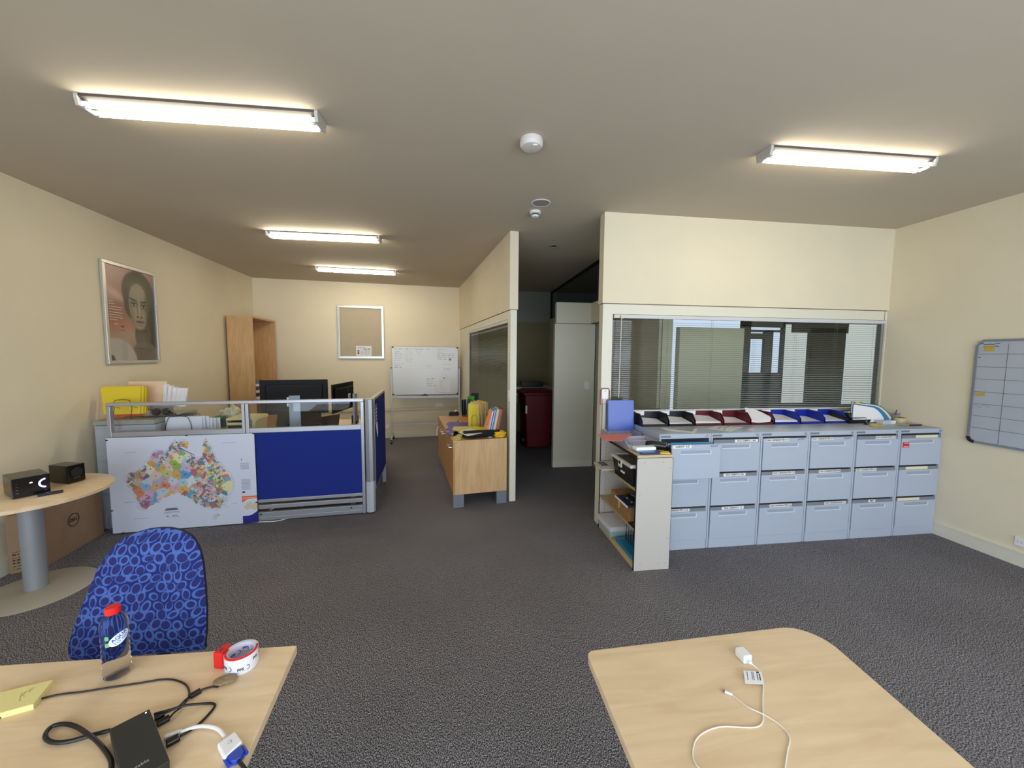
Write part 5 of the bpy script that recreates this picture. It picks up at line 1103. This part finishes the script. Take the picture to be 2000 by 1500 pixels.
p = cr(932, 812); o = gbox(-.05, .06, 0, .012, 0.0, .36).obj('navy_folder', M('folder_navy', (30, 36, 60), .5), loc=(.20, 5.56, CH_+.003), rotz=.3); tag(o, 'dark navy folder at the back of the credenza files', 'folder')
bx('orange_file_box', 'orange wooden letter box under the dark folders', 'box', *(cr(910, 823)+Vector((0, .02, 0))), .17, .2, .07, M('box_orange', (206, 132, 66), .5), .15)
p = cr(887, 812); t = thing('tape_dispenser', 'black desk tape dispenser at the far left of the credenza', 'tape dispenser', p, .15)
g = G(); P = [(-.075, 0), (.075, 0), (.078, .03), (.065, .055), (.045, .068), (.02, .055), (0, .06), (-.02, .055), (-.045, .068), (-.065, .055), (-.078, .03)]
g.prism([(a, 0, c) for a, c in P], (0, .05, 0)); g.obj('body', BLACK, t, bevel=.006); G().cyl((.03, .015, .062), (.03, .04, .062), .022).obj('tape_roll', WHITE, t)
sheet('green_card', 'green card lying on the credenza near the orange box', 'card', [(889, 826), (894, 820), (905, 821), (907, 829)], ZC+.001, M('card_green', (70, 160, 60), .6), .004)
sheet('white_slip', 'white slip beside the green card on the credenza', 'paper', [(896, 819), (912, 823), (914, 826), (899, 825)], ZC+.007, PAPER, .002)
sheet('purple_folder', 'purple plastic wallet lying on the credenza', 'folder', [(872, 829), (879, 825), (915, 826), (920, 832), (886, 842), (871, 840), (877, 834)], ZC+.001, M('purple_wallet', (112, 88, 176), .45), .010)
sheet('purple_wallet', 'purple wallet corner poking out by the front edge of the credenza', 'folder', [(871, 847), (884, 842), (900, 846), (888, 856)], ZC+.001, M('purple_wallet'), .012)
sheet('yellow_booklet', 'pale yellow printed booklet on the black cloth on the credenza', 'booklet', [(883, 840), (886, 834), (932, 833), (946, 841), (926, 846)], ZC+.05, M('pale_yellow', (218, 208, 110), .6), .006)
sheet('yellow_folder', 'bright yellow folder lying on the black cloth on the credenza', 'folder', [(925, 837), (942, 834), (954, 843), (935, 848)], ZC+.052, M('vivid_yellow', (234, 220, 40), .55), .006)
sheet('white_paper', 'white paper lying over the black cloth on the credenza', 'paper', [(894, 844), (916, 837), (950, 844), (913, 852)], ZC+.062, PAPER, .003)
sheet('yellow_envelope', 'yellow papers under the black cloth at the corner of the credenza', 'paper', [(881, 848), (890, 845), (905, 848), (900, 858), (889, 862)], ZC+.001, M('pale_yellow'), .012)
p = crl(929, 860); t = thing('rolled_cloth', 'rolled black cloth with a hanging string on the credenza end', 'cloth bundle', CT @ Vector((.36, .085, ZC+.047)), AZ)
g = G()
def clf(u, v):
    a = 2*PI*u; s = v-.5; r = .046*(1+.10*math.sin(3*a+9*v)+.06*math.sin(17*v+a))*(1 if abs(s) < .47 else .75); return (s*.42-.03, r*1.2*math.cos(a), r*.85*math.sin(a)+.003*math.sin(12*v))
g.grid(clf, 24, 26); g.obj('roll', M('cloth_black', (14, 14, 16), .9, bump=.5, bscale=60), t, smooth=True)
G().tube(smooth_path([(-.03, -.045, -.0), (-.025, -.062, -.02), (-.022, -.064, -.10), (-.034, -.064, -.135), (-.02, -.064, -.165)]), .0028, 6).obj('string', BLACK_M, t)
t = thing('yellow_cloth', 'bundled yellow cloth at the right corner of the credenza', 'cloth bundle', CT @ Vector((.525, .07, ZC+.038)), AZ)
def yf(u, v):
    a = 2*PI*u; b = PI*v; r = 1+.10*math.sin(7*b+2*a)+.06*math.sin(5*a+3*b); return (.078*r*math.cos(a)*math.sin(b)**.6, .055*r*math.sin(a)*math.sin(b)**.6, .036*r*math.cos(b))
g = G(); g.grid(yf, 40, 30); g.obj('bundle', M('cloth_yellow', (224, 176, 24), .7), t, smooth=True)
bx('white_box', 'small white carton between the black roll and the yellow cloth', 'box', *(CT @ Vector((.44, .115, ZC))), .08, .07, .06, WHITE, AZ+.3)
bx('pink_folder', 'pink folder lying behind the yellow cloth on the credenza', 'folder', *(CT @ Vector((.52, .165, ZC))), .12, .07, .05, M('pink_hot', (214, 84, 96), .5), AZ)
bx('stapler', 'small red and black stapler in front of the yellow folder rack', 'stapler', *cr(931, 846), .05, .09, .04, M('stapler_red', (110, 30, 40), .5), .5, .006)

# ================================================================== corridor
t = thing('wheelie_bin', 'dark red wheelie bin in the dark corridor', 'bin', (1.34, 6.66, 0), .03)
RB = M('bin_red', (104, 12, 24), .45)
g = G(); g.hexa([(-.2, -.2, .05), (.2, -.2, .05), (.2, .2, .05), (-.2, .2, .05), (-.26, -.27, .98), (.26, -.27, .98), (.26, .27, .98), (-.26, .27, .98)]); g.obj('tub', RB, t, bevel=.02)
g = G(); g.box(-.29, .29, -.31, .30, .98, 1.02); g.prism([(-.27, -.29, 1.02), (.27, -.29, 1.02), (.22, -.2, 1.07), (-.22, -.2, 1.07)], (0, .45, 0)) if False else g.hexa([(-.28, -.30, 1.02), (.28, -.30, 1.02), (.28, .29, 1.02), (-.28, .29, 1.02), (-.2, -.2, 1.06), (.2, -.2, 1.06), (.2, .27, 1.06), (-.2, .27, 1.06)]); g.obj('lid', RB, t, bevel=.012)
for s_ in (-1, 1): G().cyl((s_*.2-.03, .2, .1), (s_*.2+.03, .2, .1), .1).obj('wheel', BLACK, t)
g = gbox(-.25, -.22, -.265, -.255, .66, .80).obj('label_sticker', WHITE, t)
t = thing('photocopier', 'grey photocopier with open papers in the dark corridor', 'photocopier', (.62, 6.60, 0), -.1)
CPY = M('copier_grey', (180, 178, 170), .5)
gbox(-.3, .32, -.3, .35, .06, .86).obj('cabinet', CPY, t, bevel=.01); gbox(-.33, .36, -.33, .38, .86, .98).obj('scanner_bed', M('copier_dark', (60, 60, 62), .5), t, bevel=.01); gbox(-.32, .35, -.3, .38, .985, 1.02).obj('platen_lid', CPY, t, bevel=.01)
for z in (.1, .34, .58): gbox(-.28, .30, -.312, -.3, z, z+.2).obj('paper_drawer', CPY, t, bevel=.004)
g = G()
def hb(u, v):
    a = 2*PI*u; b = PI*v; return (.17*math.cos(a)*math.sin(b), .1*math.sin(a)*math.sin(b), .17*math.cos(b)*(1-.25*math.cos(a)))
t = thing('handbag', 'beige bag with a dark brown strap on the photocopier', 'bag', (.72, 6.5, 1.24)); g.grid(hb, 24, 16); g.obj('bag_body', M('bag_beige', (120, 110, 84), .7), t, smooth=True)
G().tube(smooth_path([(-.12, -.02, .12), (-.02, -.04, .26), (.10, -.04, .17), (.18, -.03, .0), (.22, 0, -.12)]), .035, 10).obj('strap', M('strap_brown', (70, 44, 30), .6), t, smooth=True)
t = thing('corridor_table', 'pale table standing behind the red bin in the corridor', 'table', (1.25, 7.35, 0)); gbox(-.45, .5, -.28, .3, 1.02, 1.06).obj('top', CPY, t)
for x in (-.4, .45):
    for y in (-.23, .25): gbox(x-.02, x+.02, y-.02, y+.02, 0, 1.02).obj('leg', CPY, t)
bx('black_case', 'black case lying on the pale corridor table', 'case', 1.36, 7.22, 1.06, .42, .12, .09, BLACK)
# ================================================================== blue patterned chair
LEAN = math.radians(15)
t = thing('patterned_chair', 'blue chair with oval ring pattern tucked at the left desk', 'chair', (-1.17, 1.52, 0))
prof = [(-.075, .0), (-.071, .10), (-.064, .15), (-.05, .185), (-.03, .205), (.0, .219), (.057, .2245), (.10, .220), (.147, .2135), (.22, .1985), (.303, .179), (.345, .163), (.375, .145), (.402, .118), (.420, .08), (.430, .04), (.432, .0)]
PV = [p[0] for p in prof]; PW = [p[1] for p in prof]
def under(y, vv):
    """the lower lumbar edge of the backrest rolls under"""
    if vv >= .045: return y, vv
    f = (.045-vv)/.078; return y+.078*(1-math.cos(f)), .045-.078*math.sin(f)
def backpt(u, v, front=True):
    """elliptical mapping of a unit disc on the backrest outline"""
    a = 2*u-1; b = 2*v-1
    dx = a*math.sqrt(max(0, 1-b*b/2)); dy = b*math.sqrt(max(0, 1-a*a/2))        # square -> disc
    vv = -.075+(.432+.075)*(dy+1)/2
    w = float(np.interp(vv, PV, PW)); c = math.sqrt(max(1e-9, 1-dy*dy)); x = w*max(-1, min(1, dx/c if c > 1e-4 else 0))
    r = dx*dx+dy*dy; e = (1-min(1, r)**3)
    curve = .05*(x/.22)**2
    y = -.02-.035*e if front else -.012+.03*e
    y -= curve*.6
    y, vz = under(y, vv)
    return (x, y+vz*math.sin(LEAN), .57+vz*math.cos(LEAN))
def fabric(U, V):
    rs = np.random.RandomState(5); a = 2*U-1; b = 2*V-1
    dy = b*np.sqrt(1-a*a/2); dx = a*np.sqrt(1-b*b/2); vv = -.075+.507*(dy+1)/2
    w = np.interp(vv, PV, PW); c = np.sqrt(np.maximum(1e-6, 1-dy*dy)); x = w*np.clip(dx/c, -1, 1)
    im = np.zeros(U.shape+(3,)); im[...] = (32, 40, 104)
    mask_o = np.zeros(U.shape, bool); mask_i = np.zeros(U.shape, bool); k = 0
    yy = -.06
    while yy < .45:
        xx = -.24+(k % 2)*.019
        while xx < .24:
            cx, cy = xx+rs.uniform(-.004, .004), yy+rs.uniform(-.004, .004); ra, rb = rs.uniform(.017, .024), rs.uniform(.012, .019); th = rs.uniform(0, PI); ca, sa = math.cos(th), math.sin(th)
            p = (x-cx)*ca+(vv-cy)*sa; q = -(x-cx)*sa+(vv-cy)*ca; mask_o |= (p/ra)**2+(q/rb)**2 < 1
            ox_, s1 = rs.uniform(-.0045, .0045), rs.uniform(.58, .84); mask_i |= ((p-ox_)/(ra*s1))**2+(q/(rb*s1))**2 < 1
            mask_o &= ~(((p-ox_)/(ra*s1))**2+(q/(rb*s1))**2 < 1); xx += .039
        yy += .033; k += 1
    im[mask_i] = (40, 44, 100); im[mask_o] = (72, 98, 164)
    return im
FM = paint_mat('chair_fabric', .85, .15)
g = G(); NU, NV = 260, 290
bk = painted('backrest_front', lambda u, v: backpt(u, v), NU, NV, fabric, FM, t, smooth=True)
g = G(); g.grid(lambda u, v: backpt(u, v, False), 40, 44)
rim = []
for i in range(160):
    a = 2*PI*i/160; rim.append(a)
g.obj('backrest_shell', M('chair_navy_back', (22, 24, 40), .7), t, smooth=True)
def edge(a, y):
    dy = math.sin(a); vv = -.075+.507*(dy+1)/2; w = float(np.interp(vv, PV, PW)); x = w*(1 if math.cos(a) > 0 else -1)*(1 if abs(math.cos(a)) > .02 else abs(math.cos(a))/.02)
    yy, vz = under(y-.03*(x/.22)**2, vv); return (x, yy+vz*math.sin(LEAN), .57+vz*math.cos(LEAN))
g = G(); g.grid(lambda u, v: edge(2*PI*u, -.02+.012*v), 160, 2); g.obj('backrest_edge', M('chair_edge', (20, 22, 44), .8), t, smooth=True)
g = G(); g.lathe([(0, .40), (.22, .405), (.245, .44), (.23, .475), (.12, .49), (0, .49)], 36, (0, -.30, 0)); g.obj('seat', M('chair_navy', (30, 40, 112), .85), t, smooth=True)
G().tube(smooth_path([(0, -.2, .40), (0, .02, .40), (0, .07, .47), (0, .06, .60)]), .022, 10).obj('back_bar', BLACK, t, smooth=True)
G().cyl((0, -.3, .1), (0, -.3, .41), .025).obj('gas_lift', BLACK, t)
for i in range(5):
    a = 2*PI*i/5+.3; e = Vector((.27*math.cos(a), -.3+.27*math.sin(a), .07)); G().tube([(0, -.3, .11), e], .024, 8, r2=.015).obj('base_arm', BLACK, t); d = Vector((-math.sin(a), math.cos(a), 0))*.02; G().cyl(Vector((e.x, e.y, .03))-d, Vector((e.x, e.y, .03))+d, .03, n=14).obj('caster', BLACK, t)

# ================================================================== foreground desks
ZD = .72
def desk(label, poly, legs):
    t = thing('desk', label, 'desk'); G().prism([(x, y, ZD-.028) for x, y in poly], (0, 0, .028)).obj('desktop', MAPLE, t, bevel=.003)
    for x, y in legs: gbox(x-.03, x+.03, y-.02, y+.02, 0, ZD-.028).obj('leg', ALU, t, bevel=.003)
    (x0, y0), (x1, y1) = legs[0], legs[1]; gbox(min(x0, x1), max(x0, x1), min(y0, y1)-.01, max(y0, y1)+.01, ZD-.08, ZD-.028).obj('beam', ALU, t)
desk('maple desk at the bottom left with bottle and cables', [(-.535, 1.261), (-2.0, 1.305), (-2.02, .42), (-.462, .38)], [(-1.85, .75), (-.68, .75), (-1.85, .5), (-.7, .5)])
desk('maple desk at the bottom right with the white charger on it', [(.4, .30), (.400, 1.095), (.404, 1.112), (.418, 1.121)]+[(p[0], p[1]) for p in reversed(arc((1.125, 1.035), .104, .0, PI/2, 8))]+[(1.192, .666), (1.15, .30)], [(.55, .8), (1.05, .8), (.55, .4), (1.05, .4)])

# bottle
bp_ = Vector((-1.012, 1.205, ZD))
t = thing('water_bottle', 'clear plastic water bottle with red cap on the left desk', 'bottle', bp_, 0)
prof = [(.0, .001), (.024, .001), (.0295, .006), (.0305, .014)]
for i in range(13): z = .02+.0085*i; prof += [(.0312-.0022*(i % 2), z)]
prof += [(.0300, .135), (.0308, .142), (.0308, .158), (.029, .170), (.0235, .185), (.017, .193), (.0135, .197), (.0135, .205), (0, .205)]
WTR = M('water_plastic', (250, 252, 255), .06, trans=1.0, ior=1.10)
G().lathe([(r if r else 1e-4, z) for r, z in prof], 40).obj('bottle_body', WTR, t, smooth=True)
G().lathe([(.0165, .192), (.0172, .194), (.0172, .211), (.0155, .213), (0, .2132)], 32).obj('cap', M('cap_red', (222, 34, 38), .35), t, smooth=True)
g = G(); r0 = .0318
a_c = math.atan2(-bp_.y, -bp_.x)+.30
def lab(u, v, rr=r0, s=1):
    x, y = 2*u-1, 2*v-1; dx, dy = x*math.sqrt(1-y*y/2), y*math.sqrt(1-x*x/2); al = .5
    X_, Y_ = dx*.026*s, dy*.0155*s; px = X_*math.cos(al)-Y_*math.sin(al); pz = X_*math.sin(al)+Y_*math.cos(al); a = a_c+px/rr
    return (rr*math.cos(a), rr*math.sin(a), .125+pz)
g.grid(lab, 14, 10); g.obj('oval_label', M('label_white', (222, 232, 250), .4), t, smooth=True)
def wrap_text(s, size, da, z, m, tilt=.5, rr=.0322, parent=t, name='label_text', al=a_c):
    g = G().mat(m).text(s, size, Matrix.Rotation(tilt, 4, 'Z'), thick=size*.02)
    for v in g.bm.verts: a = al+da+v.co.x/rr; v.co = Vector((rr*math.cos(a), rr*math.sin(a), z+v.co.y))
    return g.obj(name, None, parent, normals=False)
wrap_text('AQUA', .0135, 0, .131, M('aqua_dark', (20, 60, 170), .5)); wrap_text('TO GO', .0115, .12, .120, M('aqua_light', (60, 150, 220), .5))
GRN = M('print_green', (100, 170, 100), .5)
for z in (.115, .135):
    g = G(); g.grid(lambda u, v: (.0322*math.cos(a_c-.85+(2*u-1)*.14), .0322*math.sin(a_c-.85+(2*u-1)*.14), z+(2*v-1)*.006), 6, 4); g.obj('green_mark', GRN, t)

# tape roll
tp = Vector((-.668, 1.198, ZD))
t = thing('tape_roll', 'printed packing tape roll with red cutter on the left desk', 'tape', tp)
R_ = .044
g = G(); g.lathe([(R_-.0075, .0), (R_, .0), (R_, .048), (R_-.0075, .048), (R_-.0075, 0)], 56, caps=False); g.obj('tape', M('tape_white', (222, 224, 236), .15), t, smooth=True)
g = G(); g.lathe([(R_-.0105, .0), (R_-.0077, .0), (R_-.0077, .0482), (R_-.0105, .0482), (R_-.0105, 0)], 56, caps=False); g.obj('core', M('core_white', (214, 214, 240), .6), t, smooth=True)
ac = math.atan2(-tp.y, -tp.x)
NV_ = M('print_navy', (24, 26, 50), .5)
def mark(da, z, rr, inner=False):
    g = G().mat(NV_).text('PPS', .0115, Matrix.Identity(4), thick=.0004)
    g.box(-.0125, .011, -.0078, -.0068, 0, .0001)
    g.tube([(.0175+.0052*math.cos(q), .0062*math.sin(q), 0) for q in [-PI*.62+PI*1.24*i/12 for i in range(13)]], .0008, 4)
    for v in g.bm.verts:
        x = v.co.x*(-1 if inner else 1); a = ac+da+x/rr; rz = rr+(v.co.z if abs(v.co.z) < .001 else 0); v.co = Vector((rr*math.cos(a), rr*math.sin(a), z+v.co.y))
    g.obj('printed_mark', None, t, normals=False)
for da, z in ((-.1, .016), (-1.15, .022), (.85, .030), (1.75, .02)): mark(da, z, R_+.0004)
mark(PI-.35, .030, R_-.0109, True); mark(PI+.75, .022, R_-.0109, True)
RD = M('cutter_red', (216, 30, 32), .35)
g = G(); g.mat(RD)
A_ = [ac-2.2+.06*i for i in range(64)]
P = [((R_-.004)*math.cos(a), (R_-.004)*math.sin(a)) for a in A_]; g.tube([(x, y, .0488) for x, y in P], .0033, 6); g.obj('red_rim', None, t, smooth=True)
g = G(); aa = ac-2.25; d = Vector((math.cos(aa), math.sin(aa), 0)); n_ = Vector((-d.y, d.x, 0)); b0 = d*(R_+.001)
g.prism([b0+n_*.02, b0+n_*-.02, b0+n_*-.022+d*.022, b0+n_*.018+d*.03], (0, 0, .05)); g.obj('cutter', RD, t, bevel=.002)
g = G(); q = b0+d*.012+Vector((0, 0, .0505)); g.mat(M('cut_dark', (110, 14, 20), .5)).tube([q, q+d*.006+n_*.004, q+n_*.01], .0012, 4); g.obj('cutter_slot', None, t)

# sticky note pad
g = G(); P = [on(x, y, ZD+.016) for x, y in ((-40, 1372), (30, 1341), (104, 1327), (65, 1376), (0, 1395), (-50, 1405))]; P = [on(x, y, ZD+.016) for x, y in ((-20, 1357), (104, 1327), (65, 1375), (-55, 1408))]
c = sum(P, Vector())/4; g.prism([p-c for p in P], (0, 0, -.016)); o = g.obj('sticky_pad', M('pad_yellow', (234, 222, 152), .7), loc=c, bevel=.0008); tag(o, 'thick pale yellow sticky note pad at the left edge of the desk', 'sticky notes')
g = G().mat(M('pencil', (196, 186, 132), .8)); pp = [on(x, y, ZD+.0165)-c for x, y in ((38, 1362), (42, 1356), (47, 1361), (41, 1366), (37, 1369), (43, 1352), (50, 1350), (46, 1356), (54, 1349), (59, 1345), (57, 1352), (66, 1342))]
for a in (0, 3, 6, 9): g.tube(smooth_path(pp[a:a+3]), .0006, 4)
g.obj('pencil_scribble', None, o)

# docking station
z1 = .752; C4 = [on(x, y, z1) for x, y in ((213, 1424), (292, 1384), (332, 1485))]; C4.append(C4[0]+C4[2]-C4[1]); c = sum(C4, Vector())/4
t = thing('docking_station', 'black rectangular docking station with cables on the left desk', 'docking station', (c.x, c.y, ZD))
g = G(); ins = .004; P0 = [Vector((p.x-c.x, p.y-c.y, 0)) for p in C4]; g.hexa([p*.97+Vector((0, 0, .001)) for p in P0]+[p+Vector((0, 0, z1-ZD)) for p in P0]); DK = M('dock_black', (34, 34, 33), .6); g.obj('case', DK, t, bevel=.002)
g = G().mat(M('led', (240, 245, 255), .3, emit=(.9, .95, 1), estr=3)); p = on(285, 1392, z1)-Vector((c.x, c.y, ZD)); g.cyl(p, p+Vector((0, 0, .0006)), .0016, n=10); g.obj('led', None, t)
e = (C4[2]-C4[3]).normalized(); g = G().mat(M('dock_print', (190, 190, 190), .5)); p = on(268, 1497, z1+.0006)-Vector((c.x, c.y, ZD)); g.text('Plugable', .012, Matrix.Translation(p) @ Matrix.Rotation(math.atan2(e.y, e.x), 4, 'Z')); g.obj('printed_name', None, t)
def L2(pts, z=ZD+.004, zs=None): return [on(x/3.3333, 1180+y/3.3333, (zs[i] if zs else z)) for i, (x, y) in enumerate(pts)]
CBK = M('cable_black', (20, 18, 20), .45)
def cable(label, pts, r, m=CBK, z=None, zs=None, group=None, name='cable', ends=()):
    o = G().tube(smooth_path(L2(pts, z or ZD+r, zs), 6), r, 8).obj(name, m, smooth=True); tag(o, label, 'cable', group)
    for (a, b, rr, mm) in ends: 
        p, q = L2([a, b], ZD+rr+.001); g = G(); d = (q-p); L_ = d.length; g.box(0, L_, -rr*1.5, rr*1.5, -rr, rr); e = g.obj('plug', mm, o, bevel=rr*.4); e.matrix_world = Matrix.Translation(p) @ d.to_track_quat('X', 'Z').to_matrix().to_4x4()
    return o
cable('thin black cable running from the left edge over to the docking station', [(-60, 775), (0, 740), (150, 655), (350, 595), (540, 570), (700, 545), (900, 515), (1060, 490), (1150, 497), (1215, 530), (1232, 590), (1195, 655), (1135, 705), (1105, 738)], .0024, zs=[ZD+.003]*11+[ZD+.006, ZD+.010, ZD+.012], ends=[((1105, 738), (1020, 782), .005, BLACK)])
cable('short black cable from the oval stone to the docking station', [(1420, 538), (1390, 537), (1340, 548), (1305, 562), (1235, 603), (1205, 625), (1165, 665), (1110, 695), (1070, 712)], .0024, zs=[ZD+.004]*5+[ZD+.008, ZD+.014, ZD+.014, ZD+.014], ends=[((1308, 560), (1235, 602), .0048, BLACK), ((1070, 710), (1005, 745), .005, BLACK)])
cable('black cable looping from the right side of the docking station', [(1175, 858), (1235, 825), (1300, 775), (1360, 715), (1398, 665), (1385, 647), (1320, 648), (1200, 660), (1100, 690), (1005, 715)], .0030, zs=[ZD+.008, ZD+.005, ZD+.004, ZD+.004, ZD+.004, ZD+.004, ZD+.005, ZD+.018, ZD+.02, ZD+.018], ends=[((1080, 912), (1172, 862), .006, M('plug_gloss', (16, 15, 16), .25))])
cable('thick black power cable coiling left of the docking station', [(712, 822), (600, 852), (450, 893), (350, 900), (300, 876), (300, 835), (345, 793), (420, 780), (500, 800), (580, 852), (640, 900), (700, 975), (724, 1030), (722, 1110)], .0048, zs=[ZD+.007]*9+[ZD+.0145]+[ZD+.006]*4)
WC = M('cable_white', (236, 238, 244), .35)
cable('white adapter cable from the docking station to the white adapter', [(1180, 832), (1270, 800), (1350, 795), (1420, 815), (1465, 862)], .0042, WC, z=ZD+.008, ends=[((1070, 868), (1185, 830), .004, WC)])
P = L2([(1412, 905), (1530, 822), (1580, 888), (1460, 1000)], ZD+.018); c = sum(P, Vector())/4
t = thing('display_adapter', 'white display adapter with a blue plug at the edge of the left desk', 'adapter', (c.x, c.y, ZD+.001))
g = G(); P0 = [Vector((p.x-c.x, p.y-c.y, 0)) for p in P]; g.hexa(P0+[p+Vector((0, 0, .017)) for p in P0]); g.obj('case', WC, t, bevel=.004, seg=3)
d = (P0[2]+P0[3]-P0[0]-P0[1]).normalized(); s_ = Vector((-d.y, d.x, 0)); m0 = (P0[2]+P0[3])/2
VB = M('plug_blue', (30, 62, 176), .4)
g = G(); g.prism([m0+s_*.016, m0-s_*.016, m0-s_*.014+d*.022, m0-s_*.005+d*.03, m0+s_*.005+d*.03, m0+s_*.014+d*.022], (0, 0, .014)); g.obj('blue_plug', VB, t, bevel=.002)
for k in (-1, 1): g = G(); g.cyl(m0+s_*.0175*k+Vector((0, 0, .007)), m0+s_*.0175*k+d*.026+Vector((0, 0, .007)), .0042, n=12); g.obj('thumb_screw', VB, t)
g = G(); g.mat(M('grey_ink', (150, 150, 158), .6)).tube([Vector((-.006, .004, .0175)), Vector((0, .006, .0175)), Vector((.004, 0, .0175)), Vector((-.004, -.004, .0175))], .0006, 4); g.obj('symbol', None, t)
q0 = Vector((c.x, c.y, ZD+.001))+m0+d*.03+Vector((0, 0, .007))
o = G().tube(smooth_path([q0, q0+d*.03+Vector((.004, 0, -.004)), q0+d*.05+Vector((.012, -.0, -.04)), q0+d*.055+Vector((.012, -.0, -.3))]), .0042, 8).obj('cable', CBK, smooth=True); tag(o, 'black monitor cable dropping over the desk edge from the blue plug', 'cable')
# oval stone
t_ = on(440, 1329, ZD+.006); g = G()
g.grid(lambda u, v: (.031*math.cos(2*PI*u)*math.sin(PI*v), .018*math.sin(2*PI*u)*math.sin(PI*v), .0075*math.cos(PI*v)), 32, 16)
o = g.obj('oval_stone', wood('stone_brown', (96, 80, 58), (164, 140, 106), .5, (3, 30, 3), 30), smooth=True, loc=Vector((t_.x, t_.y, ZD+.0082)), rotz=.15); tag(o, 'brown grained oval stone lying on the left desk by the tape roll', 'stone')

# right desk: charger, tag, cable
def L3(pts, z): return [on(1130+x/2.2989, 1210+y/2.2989, z) for x, y in pts]
cp = on(1452, 1280, ZD+.013)
t = thing('phone_charger', 'white cube phone charger lying on the right desk', 'charger', (cp.x, cp.y, ZD+.0005), .0)
d = (on(1466, 1290, ZD)-on(1443, 1266, ZD)).normalized(); yaw = math.atan2(d.y, d.x)
g = gbox(-.020, .020, -.0145, .0145, 0, .027); o = g.obj('cube', M('charger_white', (238, 240, 248), .3), t, bevel=.004, seg=3, rotz=yaw)
g = gbox(.0195, .0203, -.0115, .0115, .003, .024); o = g.obj('end_face', M('charger_end', (214, 236, 248), .2), t, rotz=yaw)
for k in (-.006, .006): g = gbox(-.034, -.02, k-.003, k+.003, .0125, .0145); g.obj('prong', CHROME, t, rotz=yaw)
g = G(); g.box(.020, .031, -.0055, .0055, .0085, .0165); g.obj('cable_plug', WC, t, bevel=.002, rotz=yaw)
e0 = Vector((cp.x, cp.y, ZD))+Vector((math.cos(yaw), math.sin(yaw), 0))*.031+Vector((0, 0, .012))
PTS = L3([(815, 238), (829, 290), (826, 360), (828, 425), (826, 460), (800, 482), (740, 484), (640, 481), (570, 503), (527, 540), (512, 600), (524, 645), (548, 672), (600, 720), (720, 760), (860, 740), (918, 690), (930, 640), (938, 590), (948, 540), (930, 500), (890, 466), (832, 430), (760, 396), (715, 358), (690, 338)], ZD+.0022)
for k in (21, 22, 23): PTS[k].z += .002
o = G().tube(smooth_path([e0, e0+Vector((.006, -.004, -.003))]+PTS, 5), .0017, 8).obj('charging_cable', M('cable_cream', (226, 224, 220), .4), smooth=True); tag(o, 'thin white charging cable looping over the right desk', 'cable')
p, q = L3([(690, 336), (655, 322)], ZD+.004); d = q-p; L_ = d.length
g = gbox(0, L_, -.0036, .0036, -.0025, .0028); e = g.obj('connector', WC, o, bevel=.0015); e.matrix_world = Matrix.Translation(p) @ d.to_track_quat('X', 'Z').to_matrix().to_4x4()
g = G().mat(BLACK).box(L_, L_+.001, -.0034, .0034, -.002, .0022); g.mat(CHROME).box(L_+.001, L_+.006, -.0032, .0032, -.001, .001); e = g.obj('connector_tip', None, o); e.matrix_world = Matrix.Translation(p) @ d.to_track_quat('X', 'Z').to_matrix().to_4x4()
P = [on(*v, zz) for v, zz in zip(((1452, 1310), (1487, 1312), (1492, 1337), (1456, 1334)), (ZD+.012, ZD+.005, ZD+.003, ZD+.006))]; P[3] = P[0]+P[2]-P[1]; c = sum(P, Vector())/4
o = G().prism([v-c for v in P], (0, 0, .0005)).obj('cable_tag', PAPER, loc=c); tag(o, 'white printed paper tag wrapped round the charging cable', 'tag')
ey = (P[3]-P[0]).normalized(); ex = (P[0]-P[1]).normalized(); nrm = ex.cross(ey); 
if nrm.z < 0: nrm = -nrm
TT = Matrix((( ey.x, -ex.x, nrm.x, 0), (ey.y, -ex.y, nrm.y, 0), (ey.z, -ex.z, nrm.z, 0), (0, 0, 0, 1)))
g = G().mat(INK)
W1 = (P[1]-P[0]).length; H1 = (P[3]-P[0]).length
def tl(u0, u1, v0, v1): 
    a = [(P[0]-c)+(P[1]-P[0])*v+(P[3]-P[0])*u+nrm*.0012 for u, v in ((u0, v0), (u1, v0), (u1, v1), (u0, v1))]; g.flat(a)
for v, u0, u1, w in ((.16, .1, .32, .04), (.16, .36, .5, .04), (.16, .54, .72, .04), (.42, .08, .7, .035), (.50, .1, .72, .035), (.70, .22, .72, .05), (.82, .2, .7, .07)):
    x = u0
    while x < u1: e = min(u1, x+random.uniform(.05, .13)); tl(x, e, v, v+w); x = e+.03
tl(.04, .16, .70, .84); g.obj('tag_print', None, o)
